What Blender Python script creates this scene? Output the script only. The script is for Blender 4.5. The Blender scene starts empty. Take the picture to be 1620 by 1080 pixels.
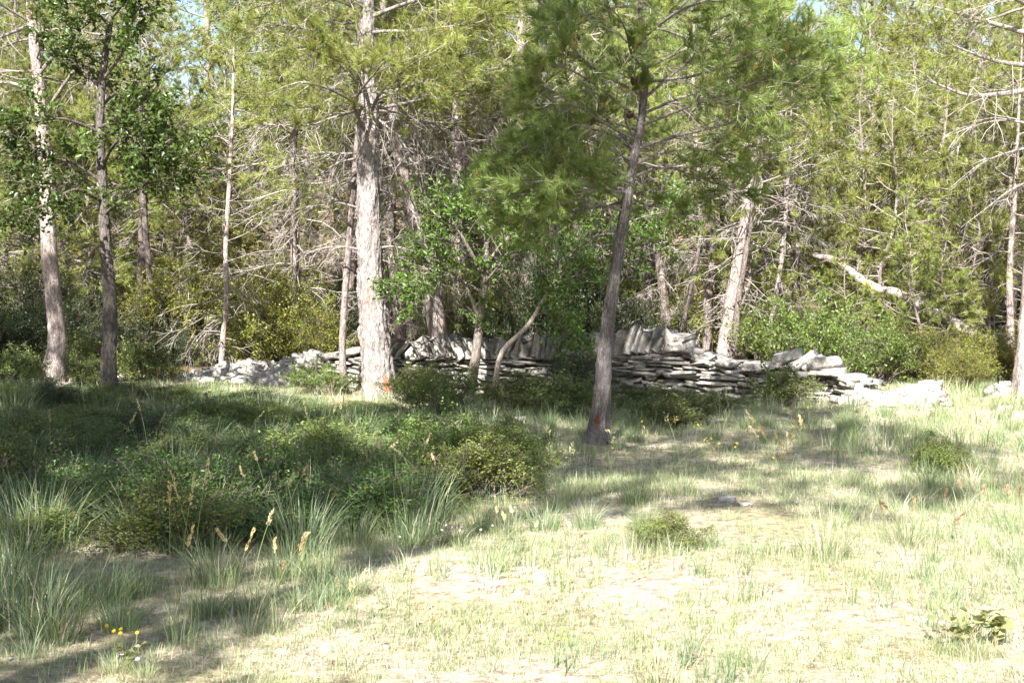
import bpy, math, random
import numpy as np

# ------------------------------------------------------------------ camera, sky, sun, exposure
scene = bpy.context.scene
FPX, CX, HZ, EYE = 2000.0, 810.0, 450.0, 1.6       # focal length and horizon in photo pixels, eye height in m
cam_d = bpy.data.cameras.new("camera"); cam = bpy.data.objects.new("camera", cam_d)
scene.collection.objects.link(cam); scene.camera = cam
cam_d.sensor_width = 36.0; cam_d.lens = FPX / 1620 * 36.0
cam_d.shift_y = -(540 - HZ) / 1620
cam_d.clip_start = 0.05; cam_d.clip_end = 1000
cam.location = (0, 0, EYE); cam.rotation_euler = (math.radians(90), 0, 0)

SUN_EL = math.radians(40)
SUN_AZ = math.radians(14)      # shadows fall this far to the right of straight ahead
world = bpy.data.worlds.new("World"); scene.world = world; world.use_nodes = True
nt = world.node_tree; bgn = nt.nodes["Background"]
sky = nt.nodes.new("ShaderNodeTexSky"); sky.sky_type = 'NISHITA'; sky.sun_disc = False
sky.sun_elevation = SUN_EL; sky.sun_rotation = math.radians(180) + SUN_AZ
sky.air_density = 1.0; sky.dust_density = 1.5
nt.links.new(sky.outputs[0], bgn.inputs[0]); bgn.inputs[1].default_value = 0.072
sun_d = bpy.data.lights.new("sun", 'SUN'); sun_d.energy = 5.0; sun_d.angle = math.radians(0.5)
sun_d.color = (1.0, 0.96, 0.905)
sun = bpy.data.objects.new("sun", sun_d); scene.collection.objects.link(sun)
sun.rotation_euler = (math.radians(90) - SUN_EL, 0, -SUN_AZ)
scene.view_settings.view_transform = 'Standard'; scene.view_settings.look = 'None'
scene.view_settings.gamma = 1.0; scene.view_settings.exposure = 2.0
scene.render.engine = 'CYCLES'
try:
    scene.cycles.max_bounces = 3; scene.cycles.diffuse_bounces = 2; scene.cycles.transmission_bounces = 2
except Exception: pass

COL = scene.collection
R = np.random.default_rng(11)
UP = np.array([0, 0, 1.0])

# ------------------------------------------------------------------ helpers
def P(px, py, d):                      # a pixel of the photo at a chosen distance
    return np.array([(px - CX) / FPX * d, d, EYE - (py - HZ) / FPX * d])

def _hash(ix, iy, iz):
    n = (ix.astype(np.int64) * 73856093) ^ (iy.astype(np.int64) * 19349663) ^ (iz.astype(np.int64) * 83492791)
    n = (n ^ (n >> 13)) * 1274126177 & 0x7fffffff
    n = (n ^ (n >> 16)) * 668265263 & 0x7fffffff
    return n / 0x7fffffff
def vnoise(p):                         # value noise 0..1, p (...,3)
    p = np.asarray(p, float); i = np.floor(p).astype(np.int64); f = p - i; f = f * f * (3 - 2 * f)
    o = 0
    for a in (0, 1):
        wx = f[..., 0] if a else 1 - f[..., 0]
        for b in (0, 1):
            wy = f[..., 1] if b else 1 - f[..., 1]
            for c in (0, 1):
                wz = f[..., 2] if c else 1 - f[..., 2]
                o = o + wx * wy * wz * _hash(i[..., 0] + a, i[..., 1] + b, i[..., 2] + c)
    return o
def noise2(x, y, s, k=0.0):
    x = np.asarray(x, float); y = np.asarray(y, float)
    return vnoise(np.stack([x * s + 7.3, y * s + 3.1, np.zeros_like(x) + k], -1))

def ground_z(x, y):
    x = np.asarray(x, float); y = np.asarray(y, float)
    z = 0.10 * (noise2(x, y, 0.45) - 0.5) + 0.05 * (noise2(x, y, 1.7, 5.5) - 0.5)
    return z + 0.03 * np.maximum(0, y - 23) + 0.07 * np.maximum(0, y - 42) + 0.05 * np.maximum(0, np.abs(x) - 22)
def G(px, py):
    d = EYE * FPX / (py - HZ); x = (px - CX) / FPX * d
    return np.array([x, d, float(ground_z(x, d))])
def GD(px, d):
    x = (px - CX) / FPX * d
    return np.array([x, d, float(ground_z(x, d))])

def norm(v): return v / np.maximum(np.linalg.norm(v, axis=-1, keepdims=True), 1e-9)

def mesh_np(name, v, f, mat=None, col=None, smooth=False):
    """f (M,3) or (M,4) index array, or a list of such arrays"""
    fl = f if isinstance(f, list) else [f]
    v = np.asarray(v, np.float32)
    me = bpy.data.meshes.new(name); me.vertices.add(len(v)); me.vertices.foreach_set("co", v.ravel())
    nl = sum(a.size for a in fl); npoly = sum(len(a) for a in fl)
    me.loops.add(nl); me.loops.foreach_set("vertex_index", np.concatenate([a.ravel() for a in fl]).astype(np.int32))
    me.polygons.add(npoly); st = []; o = 0
    for a in fl:
        st.append(o + np.arange(len(a)) * a.shape[1]); o += a.size
    me.polygons.foreach_set("loop_start", np.concatenate(st).astype(np.int32))
    if smooth: me.polygons.foreach_set("use_smooth", np.ones(npoly, bool))
    if col is not None:
        c = np.ones((len(v), 4), np.float32); c[:, :3] = col
        a = me.color_attributes.new("col", 'FLOAT_COLOR', 'POINT'); a.data.foreach_set("color", c.ravel())
    me.update(calc_edges=True)
    if mat: me.materials.append(mat)
    return me
def obj(name, me, parent=None, loc=None):
    o = bpy.data.objects.new(name, me); COL.objects.link(o)
    if parent is not None: o.parent = parent
    if loc is not None: o.location = tuple(float(q) for q in loc)
    return o
def tag(o, label=None, cat=None, group=None, kind=None):
    if label: o["label"] = label
    if cat: o["category"] = cat
    if group: o["group"] = group
    if kind: o["kind"] = kind
    return o
def thing(name, loc, label, cat, group=None, rz=0.0, s=1.0):
    o = obj(name, None, None, loc); o.rotation_euler[2] = rz; o.scale = (s, s, s)
    o.empty_display_size = 0.2
    return tag(o, label, cat, group)
def copy_tree(root, loc, rz=0.0, s=1.0, label=None, group=None, cat=None):
    r = root.copy(); COL.objects.link(r); r.location = tuple(float(q) for q in loc); r.rotation_euler[2] = rz
    r.scale = (s, s, s) if np.isscalar(s) else s
    tag(r, label, cat, group)
    for ch in root.children:
        c = ch.copy(); COL.objects.link(c); c.parent = r
    return r

def tubes(paths, rad, sides=3):
    paths = np.asarray(paths, float); rad = np.asarray(rad, float)
    N, K, _ = paths.shape
    t = norm(np.gradient(paths, axis=1)) if K > 2 else norm(np.repeat(paths[:, 1:] - paths[:, :1], 2, 1))
    m = norm(t.mean(1)); ref = np.where(np.abs(m[:, 2:]) > 0.85, np.array([[1.0, 0.15, 0]]), np.array([[0, 0.1, 1.0]]))
    u = norm(np.cross(t, ref[:, None, :])); w = np.cross(t, u)
    a = np.arange(sides) * 2 * math.pi / sides
    v = paths[:, :, None, :] + rad[:, :, None, None] * (np.cos(a)[None, None, :, None] * u[:, :, None, :] + np.sin(a)[None, None, :, None] * w[:, :, None, :])
    v = v.reshape(-1, 3)
    i = np.arange(sides); j = (i + 1) % sides
    q = np.stack([i, j, j + sides, i + sides], -1)
    q = (q[None] + (np.arange(K - 1) * sides)[:, None, None]).reshape(-1, 4)
    f = (q[None] + (np.arange(N) * K * sides)[:, None, None]).reshape(-1, 4)
    return v, f

def ribbons(rng, paths, rad):
    N, K, _ = paths.shape; t = norm(paths[:, -1] - paths[:, 0]); sd = norm(np.cross(t, rng.normal(0, 1, (N, 3))))
    v = np.stack([paths - sd[:, None] * rad[..., None], paths + sd[:, None] * rad[..., None]], 2).reshape(-1, 3)
    q = np.array([[2 * i, 2 * i + 1, 2 * i + 3, 2 * i + 2] for i in range(K - 1)])
    return v, (q[None] + (np.arange(N) * 2 * K)[:, None, None]).reshape(-1, 4)

class Bag:                                    # collects arrays for one mesh
    def __init__(s): s.v = []; s.f = {}; s.c = []; s.n = 0
    def add(s, v, f, col):
        s.v.append(v); s.f.setdefault(f.shape[1], []).append(f + s.n); s.n += len(v)
        c = np.empty((len(v), 3)); c[:] = col; s.c.append(c)
    def mesh(s, name, mat, smooth=False):
        return mesh_np(name, np.concatenate(s.v), [np.concatenate(a) for a in s.f.values()], mat, np.concatenate(s.c), smooth)

def resample(pts, k):                          # smooth curve through points (Catmull-Rom), k samples
    p = np.asarray(pts, float)
    if len(p) == 2: return p[0] + (p[1] - p[0]) * np.linspace(0, 1, k)[:, None]
    q = np.vstack([2 * p[0] - p[1], p, 2 * p[-1] - p[-2]])
    t = np.linspace(0, len(p) - 1 - 1e-6, k); i = t.astype(int); f = (t - i)[:, None]
    a, b, c, d = q[i], q[i + 1], q[i + 2], q[i + 3]
    return 0.5 * (2 * b + (c - a) * f + (2 * a - 5 * b + 4 * c - d) * f ** 2 + (3 * b - a - 3 * c + d) * f ** 3)

def sample(paths, idx, t):
    K = paths.shape[1]; x = np.clip(t, 0, 0.9999) * (K - 1); i = x.astype(int); f = (x - i)[:, None]
    a = paths[idx, i]; b = paths[idx, i + 1]
    return a + (b - a) * f, norm(b - a)

def sprout(rng, paths, idx, t, ang, length, K=4, curl=0.0, wander=0.2, flat=0.6):
    """child branches: start at t along paths[idx], leave at angle ang, bend by curl (up is +)"""
    n = len(idx); pos, tan = sample(paths, idx, t)
    side = norm(np.cross(tan, UP) + 1e-4); upv = np.cross(side, tan)
    phi = rng.normal(0, 1, n) * (1 - flat) * 1.6 + np.where(rng.random(n) < 0.5, 0, math.pi)
    d = np.cos(ang)[:, None] * tan + np.sin(ang)[:, None] * (np.cos(phi)[:, None] * side + np.sin(phi)[:, None] * upv)
    out = np.empty((n, K, 3)); out[:, 0] = pos; step = (length / (K - 1))[:, None]
    for k in range(1, K):
        d = norm(d + UP * curl / (K - 1) + rng.normal(0, wander, (n, 3)) / (K - 1) ** 0.5)
        out[:, k] = out[:, k - 1] + d * step
    return out

def needles(rng, pos, axis, size, m=16, w=0.005, spread=0.9, back=0.5):
    n = len(pos); a = norm(axis)
    s1 = norm(np.cross(a, rng.normal(0, 1, (n, 3)))); s2 = np.cross(a, s1)
    th = rng.uniform(0, 2 * math.pi, (n, m)); sp = rng.uniform(0.25, 1.0, (n, m)) * spread
    rad = np.cos(th)[..., None] * s1[:, None] + np.sin(th)[..., None] * s2[:, None]
    d = norm(np.cos(sp)[..., None] * a[:, None] + np.sin(sp)[..., None] * rad)
    base = pos[:, None] - a[:, None] * (rng.uniform(0, back, (n, m)) * np.asarray(size)[:, None])[..., None]
    L = (np.asarray(size)[:, None] * rng.uniform(0.65, 1.1, (n, m)))[..., None]
    tip = base + d * L + np.array([0, 0, -0.02]) * L
    e = norm(np.cross(d, rng.normal(0, 1, (n, m, 3)))) * w * 0.5
    v = np.stack([base - e, base + e, tip], 2).reshape(-1, 3)
    return v, np.arange(len(v)).reshape(-1, 3)

def leaves(rng, pos, nrm, size, aspect=0.55, simple=False):
    """folded leaf of 6 points, 4 triangles"""
    n = len(pos); nrm = norm(nrm); a = norm(np.cross(nrm, rng.normal(0, 1, (n, 3)))); b = np.cross(nrm, a)
    L = np.asarray(size)[:, None]; W = L * aspect * 0.5; fold = nrm * W * 0.45
    v = np.stack([pos, pos + a * L * 0.38 + b * W + fold, pos + a * L * 0.75 + b * W * 0.7 + fold * 0.6, pos + a * L - nrm * L * 0.12,
                  pos + a * L * 0.75 - b * W * 0.7 + fold * 0.6, pos + a * L * 0.38 - b * W + fold, pos + a * L * 0.5], 1).reshape(-1, 3)
    if simple:
        v = v.reshape(n, 7, 3)[:, [0, 1, 3, 5]].reshape(-1, 3); return v, (np.array([[0, 1, 2], [0, 2, 3]])[None] + (np.arange(n) * 4)[:, None, None]).reshape(-1, 3)
    t = np.array([[0, 1, 6], [1, 2, 6], [2, 3, 6], [3, 4, 6], [4, 5, 6], [5, 0, 6]])
    f = (t[None] + (np.arange(n) * 7)[:, None, None]).reshape(-1, 3)
    return v, f

# ------------------------------------------------------------------ materials
def new_mat(name):
    m = bpy.data.materials.new(name); m.use_nodes = True; n = m.node_tree
    return m, n, n.nodes["Principled BSDF"], n.nodes["Material Output"]
def nd(n, t, **kw):
    x = n.nodes.new(t)
    for k, v in kw.items(): setattr(x, k, v)
    return x
def foliage_mat(name, trans=0.35, rough=0.45, spec=0.35, tint=(1.25, 1.2, 0.6)):
    m, n, b, out = new_mat(name)
    at = nd(n, "ShaderNodeAttribute", attribute_name="col")
    oi = nd(n, "ShaderNodeObjectInfo")
    hs = nd(n, "ShaderNodeHueSaturation"); mr = nd(n, "ShaderNodeMapRange")
    mr.inputs[3].default_value = 0.82; mr.inputs[4].default_value = 1.18
    n.links.new(oi.outputs["Random"], mr.inputs[0]); n.links.new(mr.outputs[0], hs.inputs["Value"])
    mr2 = nd(n, "ShaderNodeMapRange"); mr2.inputs[3].default_value = 0.488; mr2.inputs[4].default_value = 0.512
    n.links.new(oi.outputs["Random"], mr2.inputs[0]); n.links.new(mr2.outputs[0], hs.inputs["Hue"])
    n.links.new(at.outputs["Color"], hs.inputs["Color"])
    n.links.new(hs.outputs[0], b.inputs["Base Color"])
    b.inputs["Roughness"].default_value = rough; b.inputs["Specular IOR Level"].default_value = spec
    tr = nd(n, "ShaderNodeBsdfTranslucent"); mu = nd(n, "ShaderNodeMix", data_type='RGBA', blend_type='MULTIPLY')
    mu.inputs[0].default_value = 1.0; mu.inputs[7].default_value = (*tint, 1)
    n.links.new(hs.outputs[0], mu.inputs[6]); n.links.new(mu.outputs[2], tr.inputs[0])
    mx = nd(n, "ShaderNodeMixShader"); mx.inputs[0].default_value = trans
    n.links.new(b.outputs[0], mx.inputs[1]); n.links.new(tr.outputs[0], mx.inputs[2]); n.links.new(mx.outputs[0], out.inputs[0])
    return m
M_NEEDLE = foliage_mat("needles", 0.34, 0.42, 0.3)
M_LEAF = foliage_mat("leaf", 0.38, 0.38, 0.45)
M_GRASS = foliage_mat("grass_blade", 0.35, 0.5, 0.3, (1.15, 1.1, 0.75))
M_PETAL = foliage_mat("petal", 0.3, 0.6, 0.2, (1, 1, 1))

def bark_mat(name, sc=1.0, bump=0.6, dark=0.45):
    m, n, b, out = new_mat(name)
    at = nd(n, "ShaderNodeAttribute", attribute_name="col")
    tc = nd(n, "ShaderNodeTexCoord"); mp = nd(n, "ShaderNodeMapping"); mp.inputs["Scale"].default_value = (1, 1, 0.34)
    n.links.new(tc.outputs["Object"], mp.inputs[0])
    vo = nd(n, "ShaderNodeTexVoronoi", feature='DISTANCE_TO_EDGE'); vo.inputs["Scale"].default_value = 26 * sc
    no = nd(n, "ShaderNodeTexNoise"); no.inputs["Scale"].default_value = 34 * sc; no.inputs["Detail"].default_value = 6
    n2 = nd(n, "ShaderNodeTexNoise"); n2.inputs["Scale"].default_value = 7 * sc; n2.inputs["Detail"].default_value = 3
    wn = nd(n, "ShaderNodeMix", data_type='RGBA'); wn.inputs[0].default_value = 0.06
    n.links.new(mp.outputs[0], wn.inputs[6]); n.links.new(n2.outputs["Color"], wn.inputs[7])
    n.links.new(wn.outputs[2], vo.inputs["Vector"]); n.links.new(mp.outputs[0], no.inputs["Vector"]); n.links.new(mp.outputs[0], n2.inputs["Vector"])
    r1 = nd(n, "ShaderNodeMapRange"); r1.inputs[1].default_value = 0.0; r1.inputs[2].default_value = 0.09; r1.inputs[3].default_value = dark; r1.inputs[4].default_value = 1
    n.links.new(vo.outputs["Distance"], r1.inputs[0])
    r2 = nd(n, "ShaderNodeMapRange"); r2.inputs[1].default_value = 0.3; r2.inputs[2].default_value = 0.7; r2.inputs[3].default_value = 0.62; r2.inputs[4].default_value = 1.25
    n.links.new(no.outputs["Fac"], r2.inputs[0])
    mm = nd(n, "ShaderNodeMath", operation='MULTIPLY'); n.links.new(r1.outputs[0], mm.inputs[0]); n.links.new(r2.outputs[0], mm.inputs[1])
    mu = nd(n, "ShaderNodeVectorMath", operation='SCALE'); n.links.new(at.outputs["Color"], mu.inputs[0]); n.links.new(mm.outputs[0], mu.inputs["Scale"])
    n.links.new(mu.outputs[0], b.inputs["Base Color"]); b.inputs["Roughness"].default_value = 0.9; b.inputs["Specular IOR Level"].default_value = 0.15
    bp = nd(n, "ShaderNodeBump"); bp.inputs["Strength"].default_value = bump; bp.inputs["Distance"].default_value = 0.02
    n.links.new(mm.outputs[0], bp.inputs["Height"]); n.links.new(bp.outputs[0], b.inputs["Normal"])
    return m
M_BARK = bark_mat("bark", 1.25, 0.6, 0.5)
M_BARK_FINE = bark_mat("fine_bark", 2.1, 0.7, 0.6)
def twig_mat():
    m, n, b, out = new_mat("twig")
    at = nd(n, "ShaderNodeAttribute", attribute_name="col"); n.links.new(at.outputs["Color"], b.inputs["Base Color"])
    b.inputs["Roughness"].default_value = 0.85; b.inputs["Specular IOR Level"].default_value = 0.2
    return m
M_TWIG = twig_mat()

def stone_mat():
    m, n, b, out = new_mat("limestone")
    tc = nd(n, "ShaderNodeTexCoord"); oi = nd(n, "ShaderNodeObjectInfo"); ge = nd(n, "ShaderNodeNewGeometry")
    ad = nd(n, "ShaderNodeVectorMath", operation='ADD'); n.links.new(ge.outputs["Position"], ad.inputs[0]); n.links.new(oi.outputs["Random"], ad.inputs[1])
    n1 = nd(n, "ShaderNodeTexNoise"); n1.inputs["Scale"].default_value = 9; n1.inputs["Detail"].default_value = 8; n1.inputs["Roughness"].default_value = 0.65
    n2 = nd(n, "ShaderNodeTexNoise"); n2.inputs["Scale"].default_value = 45; n2.inputs["Detail"].default_value = 5
    n.links.new(ad.outputs[0], n1.inputs["Vector"]); n.links.new(ad.outputs[0], n2.inputs["Vector"])
    cr = nd(n, "ShaderNodeValToRGB"); e = cr.color_ramp.elements
    e[0].position = 0.3; e[0].color = (0.10, 0.097, 0.09, 1); e[1].position = 0.64; e[1].color = (0.40, 0.375, 0.335, 1)
    x = e.new(0.46); x.color = (0.29, 0.272, 0.245, 1)
    n.links.new(n1.outputs["Fac"], cr.inputs[0])
    mr = nd(n, "ShaderNodeMapRange"); mr.inputs[3].default_value = 0.72; mr.inputs[4].default_value = 1.18; n.links.new(oi.outputs["Random"], mr.inputs[0])
    m2 = nd(n, "ShaderNodeMapRange"); m2.inputs[1].default_value = 0.35; m2.inputs[2].default_value = 0.6; m2.inputs[3].default_value = 0.7; m2.inputs[4].default_value = 1.1; n.links.new(n2.outputs["Fac"], m2.inputs[0])
    mm = nd(n, "ShaderNodeMath", operation='MULTIPLY'); n.links.new(mr.outputs[0], mm.inputs[0]); n.links.new(m2.outputs[0], mm.inputs[1])
    sc = nd(n, "ShaderNodeVectorMath", operation='SCALE'); n.links.new(cr.outputs[0], sc.inputs[0]); n.links.new(mm.outputs[0], sc.inputs["Scale"])
    n.links.new(sc.outputs[0], b.inputs["Base Color"]); b.inputs["Roughness"].default_value = 0.92; b.inputs["Specular IOR Level"].default_value = 0.15
    bp = nd(n, "ShaderNodeBump"); bp.inputs["Strength"].default_value = 0.5; bp.inputs["Distance"].default_value = 0.02
    n.links.new(n2.outputs["Fac"], bp.inputs["Height"]); n.links.new(bp.outputs[0], b.inputs["Normal"])
    return m
M_STONE = stone_mat()

def ground_mat():
    m, n, b, out = new_mat("dry_soil_and_litter")
    ge = nd(n, "ShaderNodeNewGeometry")
    n1 = nd(n, "ShaderNodeTexNoise"); n1.inputs["Scale"].default_value = 0.9; n1.inputs["Detail"].default_value = 6
    n2 = nd(n, "ShaderNodeTexNoise"); n2.inputs["Scale"].default_value = 14; n2.inputs["Detail"].default_value = 8; n2.inputs["Roughness"].default_value = 0.7
    n3 = nd(n, "ShaderNodeTexNoise"); n3.inputs["Scale"].default_value = 70; n3.inputs["Detail"].default_value = 4
    for q in (n1, n2, n3): n.links.new(ge.outputs["Position"], q.inputs["Vector"])
    c1 = nd(n, "ShaderNodeValToRGB"); e = c1.color_ramp.elements
    e[0].position = 0.35; e[0].color = (0.34, 0.31, 0.21, 1); e[1].position = 0.64; e[1].color = (0.50, 0.435, 0.385, 1)
    n.links.new(n1.outputs["Fac"], c1.inputs[0])
    c2 = nd(n, "ShaderNodeValToRGB"); e = c2.color_ramp.elements
    e[0].position = 0.36; e[0].color = (0.45, 0.39, 0.33, 1); e[1].position = 0.6; e[1].color = (1.15, 1.12, 1.05, 1)
    n.links.new(n2.outputs["Fac"], c2.inputs[0])
    mu = nd(n, "ShaderNodeMix", data_type='RGBA', blend_type='MULTIPLY'); mu.inputs[0].default_value = 1
    n.links.new(c1.outputs[0], mu.inputs[6]); n.links.new(c2.outputs[0], mu.inputs[7])
    # leaf litter in the wood, beyond the wall
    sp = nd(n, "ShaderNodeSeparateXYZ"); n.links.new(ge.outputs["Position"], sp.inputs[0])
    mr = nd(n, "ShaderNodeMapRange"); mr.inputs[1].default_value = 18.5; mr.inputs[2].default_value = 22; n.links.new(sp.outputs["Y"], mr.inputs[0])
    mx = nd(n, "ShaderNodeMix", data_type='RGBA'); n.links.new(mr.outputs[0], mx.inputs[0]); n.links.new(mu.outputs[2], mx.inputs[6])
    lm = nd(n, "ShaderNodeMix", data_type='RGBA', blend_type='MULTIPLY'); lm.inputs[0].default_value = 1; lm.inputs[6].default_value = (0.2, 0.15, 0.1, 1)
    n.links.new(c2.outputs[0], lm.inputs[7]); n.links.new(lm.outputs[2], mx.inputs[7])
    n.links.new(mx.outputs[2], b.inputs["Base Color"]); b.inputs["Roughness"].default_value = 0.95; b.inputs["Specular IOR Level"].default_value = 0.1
    ad = nd(n, "ShaderNodeMath", operation='ADD'); n.links.new(n2.outputs["Fac"], ad.inputs[0]); n.links.new(n3.outputs["Fac"], ad.inputs[1])
    bp = nd(n, "ShaderNodeBump"); bp.inputs["Strength"].default_value = 0.7; bp.inputs["Distance"].default_value = 0.03
    n.links.new(ad.outputs[0], bp.inputs["Height"]); n.links.new(bp.outputs[0], b.inputs["Normal"])
    return m
M_GROUND = ground_mat()

# ------------------------------------------------------------------ ground
def make_ground():
    ax = np.unique(np.concatenate([np.linspace(-400, -30, 20), np.linspace(-30, -12, 20), np.linspace(-12, 12, 140), np.linspace(12, 30, 20), np.linspace(30, 400, 20)]))
    ay = np.unique(np.concatenate([np.linspace(-120, -5, 20), np.linspace(-5, 24, 170), np.linspace(24, 80, 50), np.linspace(80, 500, 20)]))
    X, Y = np.meshgrid(ax, ay); Z = ground_z(X, Y)
    v = np.stack([X, Y, Z], -1).reshape(-1, 3); nx, ny = len(ax), len(ay)
    i = (np.arange(ny - 1)[:, None] * nx + np.arange(nx - 1)[None]).ravel()
    f = np.stack([i, i + 1, i + nx + 1, i + nx], -1)
    tag(obj("ground", mesh_np("ground", v, f, M_GROUND, None, True)), "pale dry soil of the clearing and forest floor", None, None, "structure")
make_ground()

# ------------------------------------------------------------------ trees
C_PINE = np.array([0.212, 0.243, 0.062]); C_PINE_D = np.array([0.085, 0.12, 0.035])
C_TWIG = np.array([0.26, 0.23, 0.205]); C_TWIG_D = np.array([0.17, 0.14, 0.12])
C_BARK_P = np.array([0.43, 0.36, 0.33])

def trunk_mesh(name, pts, rad, sides=24, ring=0.06, col=C_BARK_P, rough=0.07, flare=1.5, seed=0, patches=(), freq=5.0, low_dark=0.0):
    pts = np.asarray(pts, float); L = np.linalg.norm(np.diff(pts, axis=0), axis=1).sum(); k = max(8, int(L / ring))
    c = resample(pts, k); r = np.interp(np.linspace(0, 1, k), np.linspace(0, 1, len(rad)), rad)
    z = c[:, 2] - c[0, 2]; r = r * (1 + (flare - 1) * np.exp(-np.maximum(z, 0) / 0.22))
    a = np.arange(sides) * 2 * math.pi / sides
    ca, sa = np.cos(a), np.sin(a)
    q = np.stack([ca[None] * 1.0 * freq * 0.55 + c[:, :1] * 0 + seed * 3.7, sa[None] * freq * 0.55 + 0 * c[:, :1], np.repeat((z * freq * 0.62)[:, None], sides, 1)], -1)
    n1 = vnoise(q) ; n2 = vnoise(q * np.array([2.3, 2.3, 1.9]) + 11); n3 = vnoise(q * np.array([4.7, 4.7, 4.2]) + 31)
    furrow = np.abs(n2 - 0.5) * 2
    disp = 1 + rough * ((n1 - 0.5) * 1.2 + (furrow - 0.5) * 1.0 + (n3 - 0.5) * 0.9)
    rootl = 1 + 0.22 * np.exp(-np.maximum(z, 0) / 0.18)[:, None] * np.cos(a * 4 + seed)[None]
    rr = r[:, None] * disp * rootl
    v = np.stack([c[:, :1] + rr * ca, c[:, 1:2] + rr * sa, np.repeat(c[:, 2:], sides, 1)], -1)
    i = np.arange(sides); j = (i + 1) % sides
    f = (np.stack([i, j, j + sides, i + sides], -1)[None] + (np.arange(k - 1) * sides)[:, None, None]).reshape(-1, 4)
    cc = np.asarray(col)[None, None] * (0.55 + 0.55 * furrow + 0.25 * (n3 - 0.5))[..., None] * (0.85 + 0.35 * n1[..., None])
    warm = np.clip((vnoise(q * 0.8 + 57) - 0.6) * 4, 0, 1)[..., None]
    cc = cc * (1 - warm * np.array([0.0, 0.10, 0.14]))
    for (pz, pa, hz, ha, pc) in patches:                   # places where the outer bark has come off
        da = np.abs((a[None] - pa + math.pi) % (2 * math.pi) - math.pi)
        m = np.clip(1.6 - np.sqrt(((z[:, None] - pz) / hz) ** 2 + (da / ha) ** 2) - (n3 - 0.5) * 1.2, 0, 1)[..., None]
        cc = cc * (1 - m) + np.asarray(pc) * m
    return mesh_np(name, v.reshape(-1, 3), f, M_BARK, np.clip(cc, 0.02, 0.8).reshape(-1, 3), True), c, r

def grow(rng, limbs, live, bagT, bagN, sec_per_m=7, tert=5, tuft=0.11, m=14, w=0.006, sec_len=0.42, live_from=0.3, col=C_PINE, twcol=C_TWIG, droop=-0.15, tuft_n=2, dead_droop=-0.9, sec_max=1.3, spread=0.95):
    """limbs (N,K,3): side shoots, twigs and needle tufts on them"""
    N = len(limbs); Ls = np.linalg.norm(np.diff(limbs, axis=1), axis=2).sum(1)
    live = np.asarray(live, float)
    cnt = np.maximum(2, (Ls * sec_per_m * rng.uniform(0.8, 1.2, N)).astype(int))
    idx = np.repeat(np.arange(N), cnt); n = len(idx)
    t = rng.uniform(0.12, 1.0, n) ** 0.85
    ln = np.clip(Ls[idx] * sec_len * (1.15 - t * 0.75) * rng.uniform(0.5, 1.25, n), 0.12, sec_max)
    lv = live[idx] > rng.random(n)
    lv &= t > live_from * rng.uniform(0.5, 1.2, n)
    curl = np.where(lv, droop + rng.normal(0.12, 0.25, n), dead_droop * rng.uniform(0.1, 1.3, n))[:, None]
    sec = sprout(rng, limbs, idx, t, rng.uniform(0.5, 1.15, n), ln, 5, curl, 0.28, 0.62)
    v, f = tubes(sec, np.linspace(1, 0.35, 5)[None] * (0.004 + 0.006 * ln)[:, None], 3)
    cv = (twcol * rng.uniform(0.75, 1.2, (n, 1))); bagT.add(v, f, np.repeat(cv, 15, 0))
    # twigs
    ct = np.maximum(1, (tert * rng.uniform(0.6, 1.4, n) * (0.5 + ln)).astype(int)); ct = np.where(lv, ct, np.maximum(1, (ct * 0.8).astype(int)))
    j = np.repeat(np.arange(n), ct); nn = len(j); tt = rng.uniform(0.25, 1.0, nn)
    tl = np.clip(ln[j] * rng.uniform(0.25, 0.6, nn), 0.08, 0.5); lv2 = lv[j]
    cu = np.where(lv2, rng.normal(0.15, 0.3, nn), dead_droop * rng.uniform(0.0, 1.2, nn))[:, None]
    ter = sprout(rng, sec, j, tt, rng.uniform(0.4, 1.1, nn), tl, 3, cu, 0.35, 0.35)
    v, f = ribbons(rng, ter, np.array([[1, 0.8, 0.4]]) * np.where(lv2, 0.0032, 0.0042)[:, None])
    bagT.add(v, f, np.repeat(twcol * rng.uniform(0.7, 1.25, (nn, 1)), 6, 0))
    # tufts: at twig ends, part way along, and at shoot ends
    ps, ax = [], []
    T = ter[lv2]
    if len(T):
        ps.append(T[:, -1]); ax.append(T[:, -1] - T[:, -2])
        if tuft_n > 1:
            ps.append(T[:, 1] + (T[:, 2] - T[:, 1]) * rng.uniform(0.1, 0.7, (len(T), 1))); ax.append(T[:, 2] - T[:, 1])
        if tuft_n > 2:
            ps.append(T[:, 0] + (T[:, 1] - T[:, 0]) * rng.uniform(0.4, 1, (len(T), 1))); ax.append(T[:, 1] - T[:, 0])
    S = sec[lv]
    if len(S): ps.append(S[:, -1]); ax.append(S[:, -1] - S[:, -2])
    if ps and bagN is not None:
        p = np.concatenate(ps); a = norm(np.concatenate(ax)) + UP * 0.25
        sz = tuft * rng.uniform(0.75, 1.25, len(p))
        v, f = needles(rng, p, a, sz, m, w, spread)
        k = rng.random((len(p), 1)); cl = noise2(p[:, 0] + p[:, 2] * 0.7, p[:, 1] + p[:, 2] * 0.4, 1.6)[:, None]
        c = np.asarray(col) * (0.72 + 0.6 * cl) * rng.uniform(0.8, 1.2, (len(p), 1))
        yel = (k < 0.025); c = np.where(yel, np.array([0.26, 0.19, 0.07]), c)
        bagN.add(v, f, np.repeat(c, 3 * m, 0))

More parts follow.
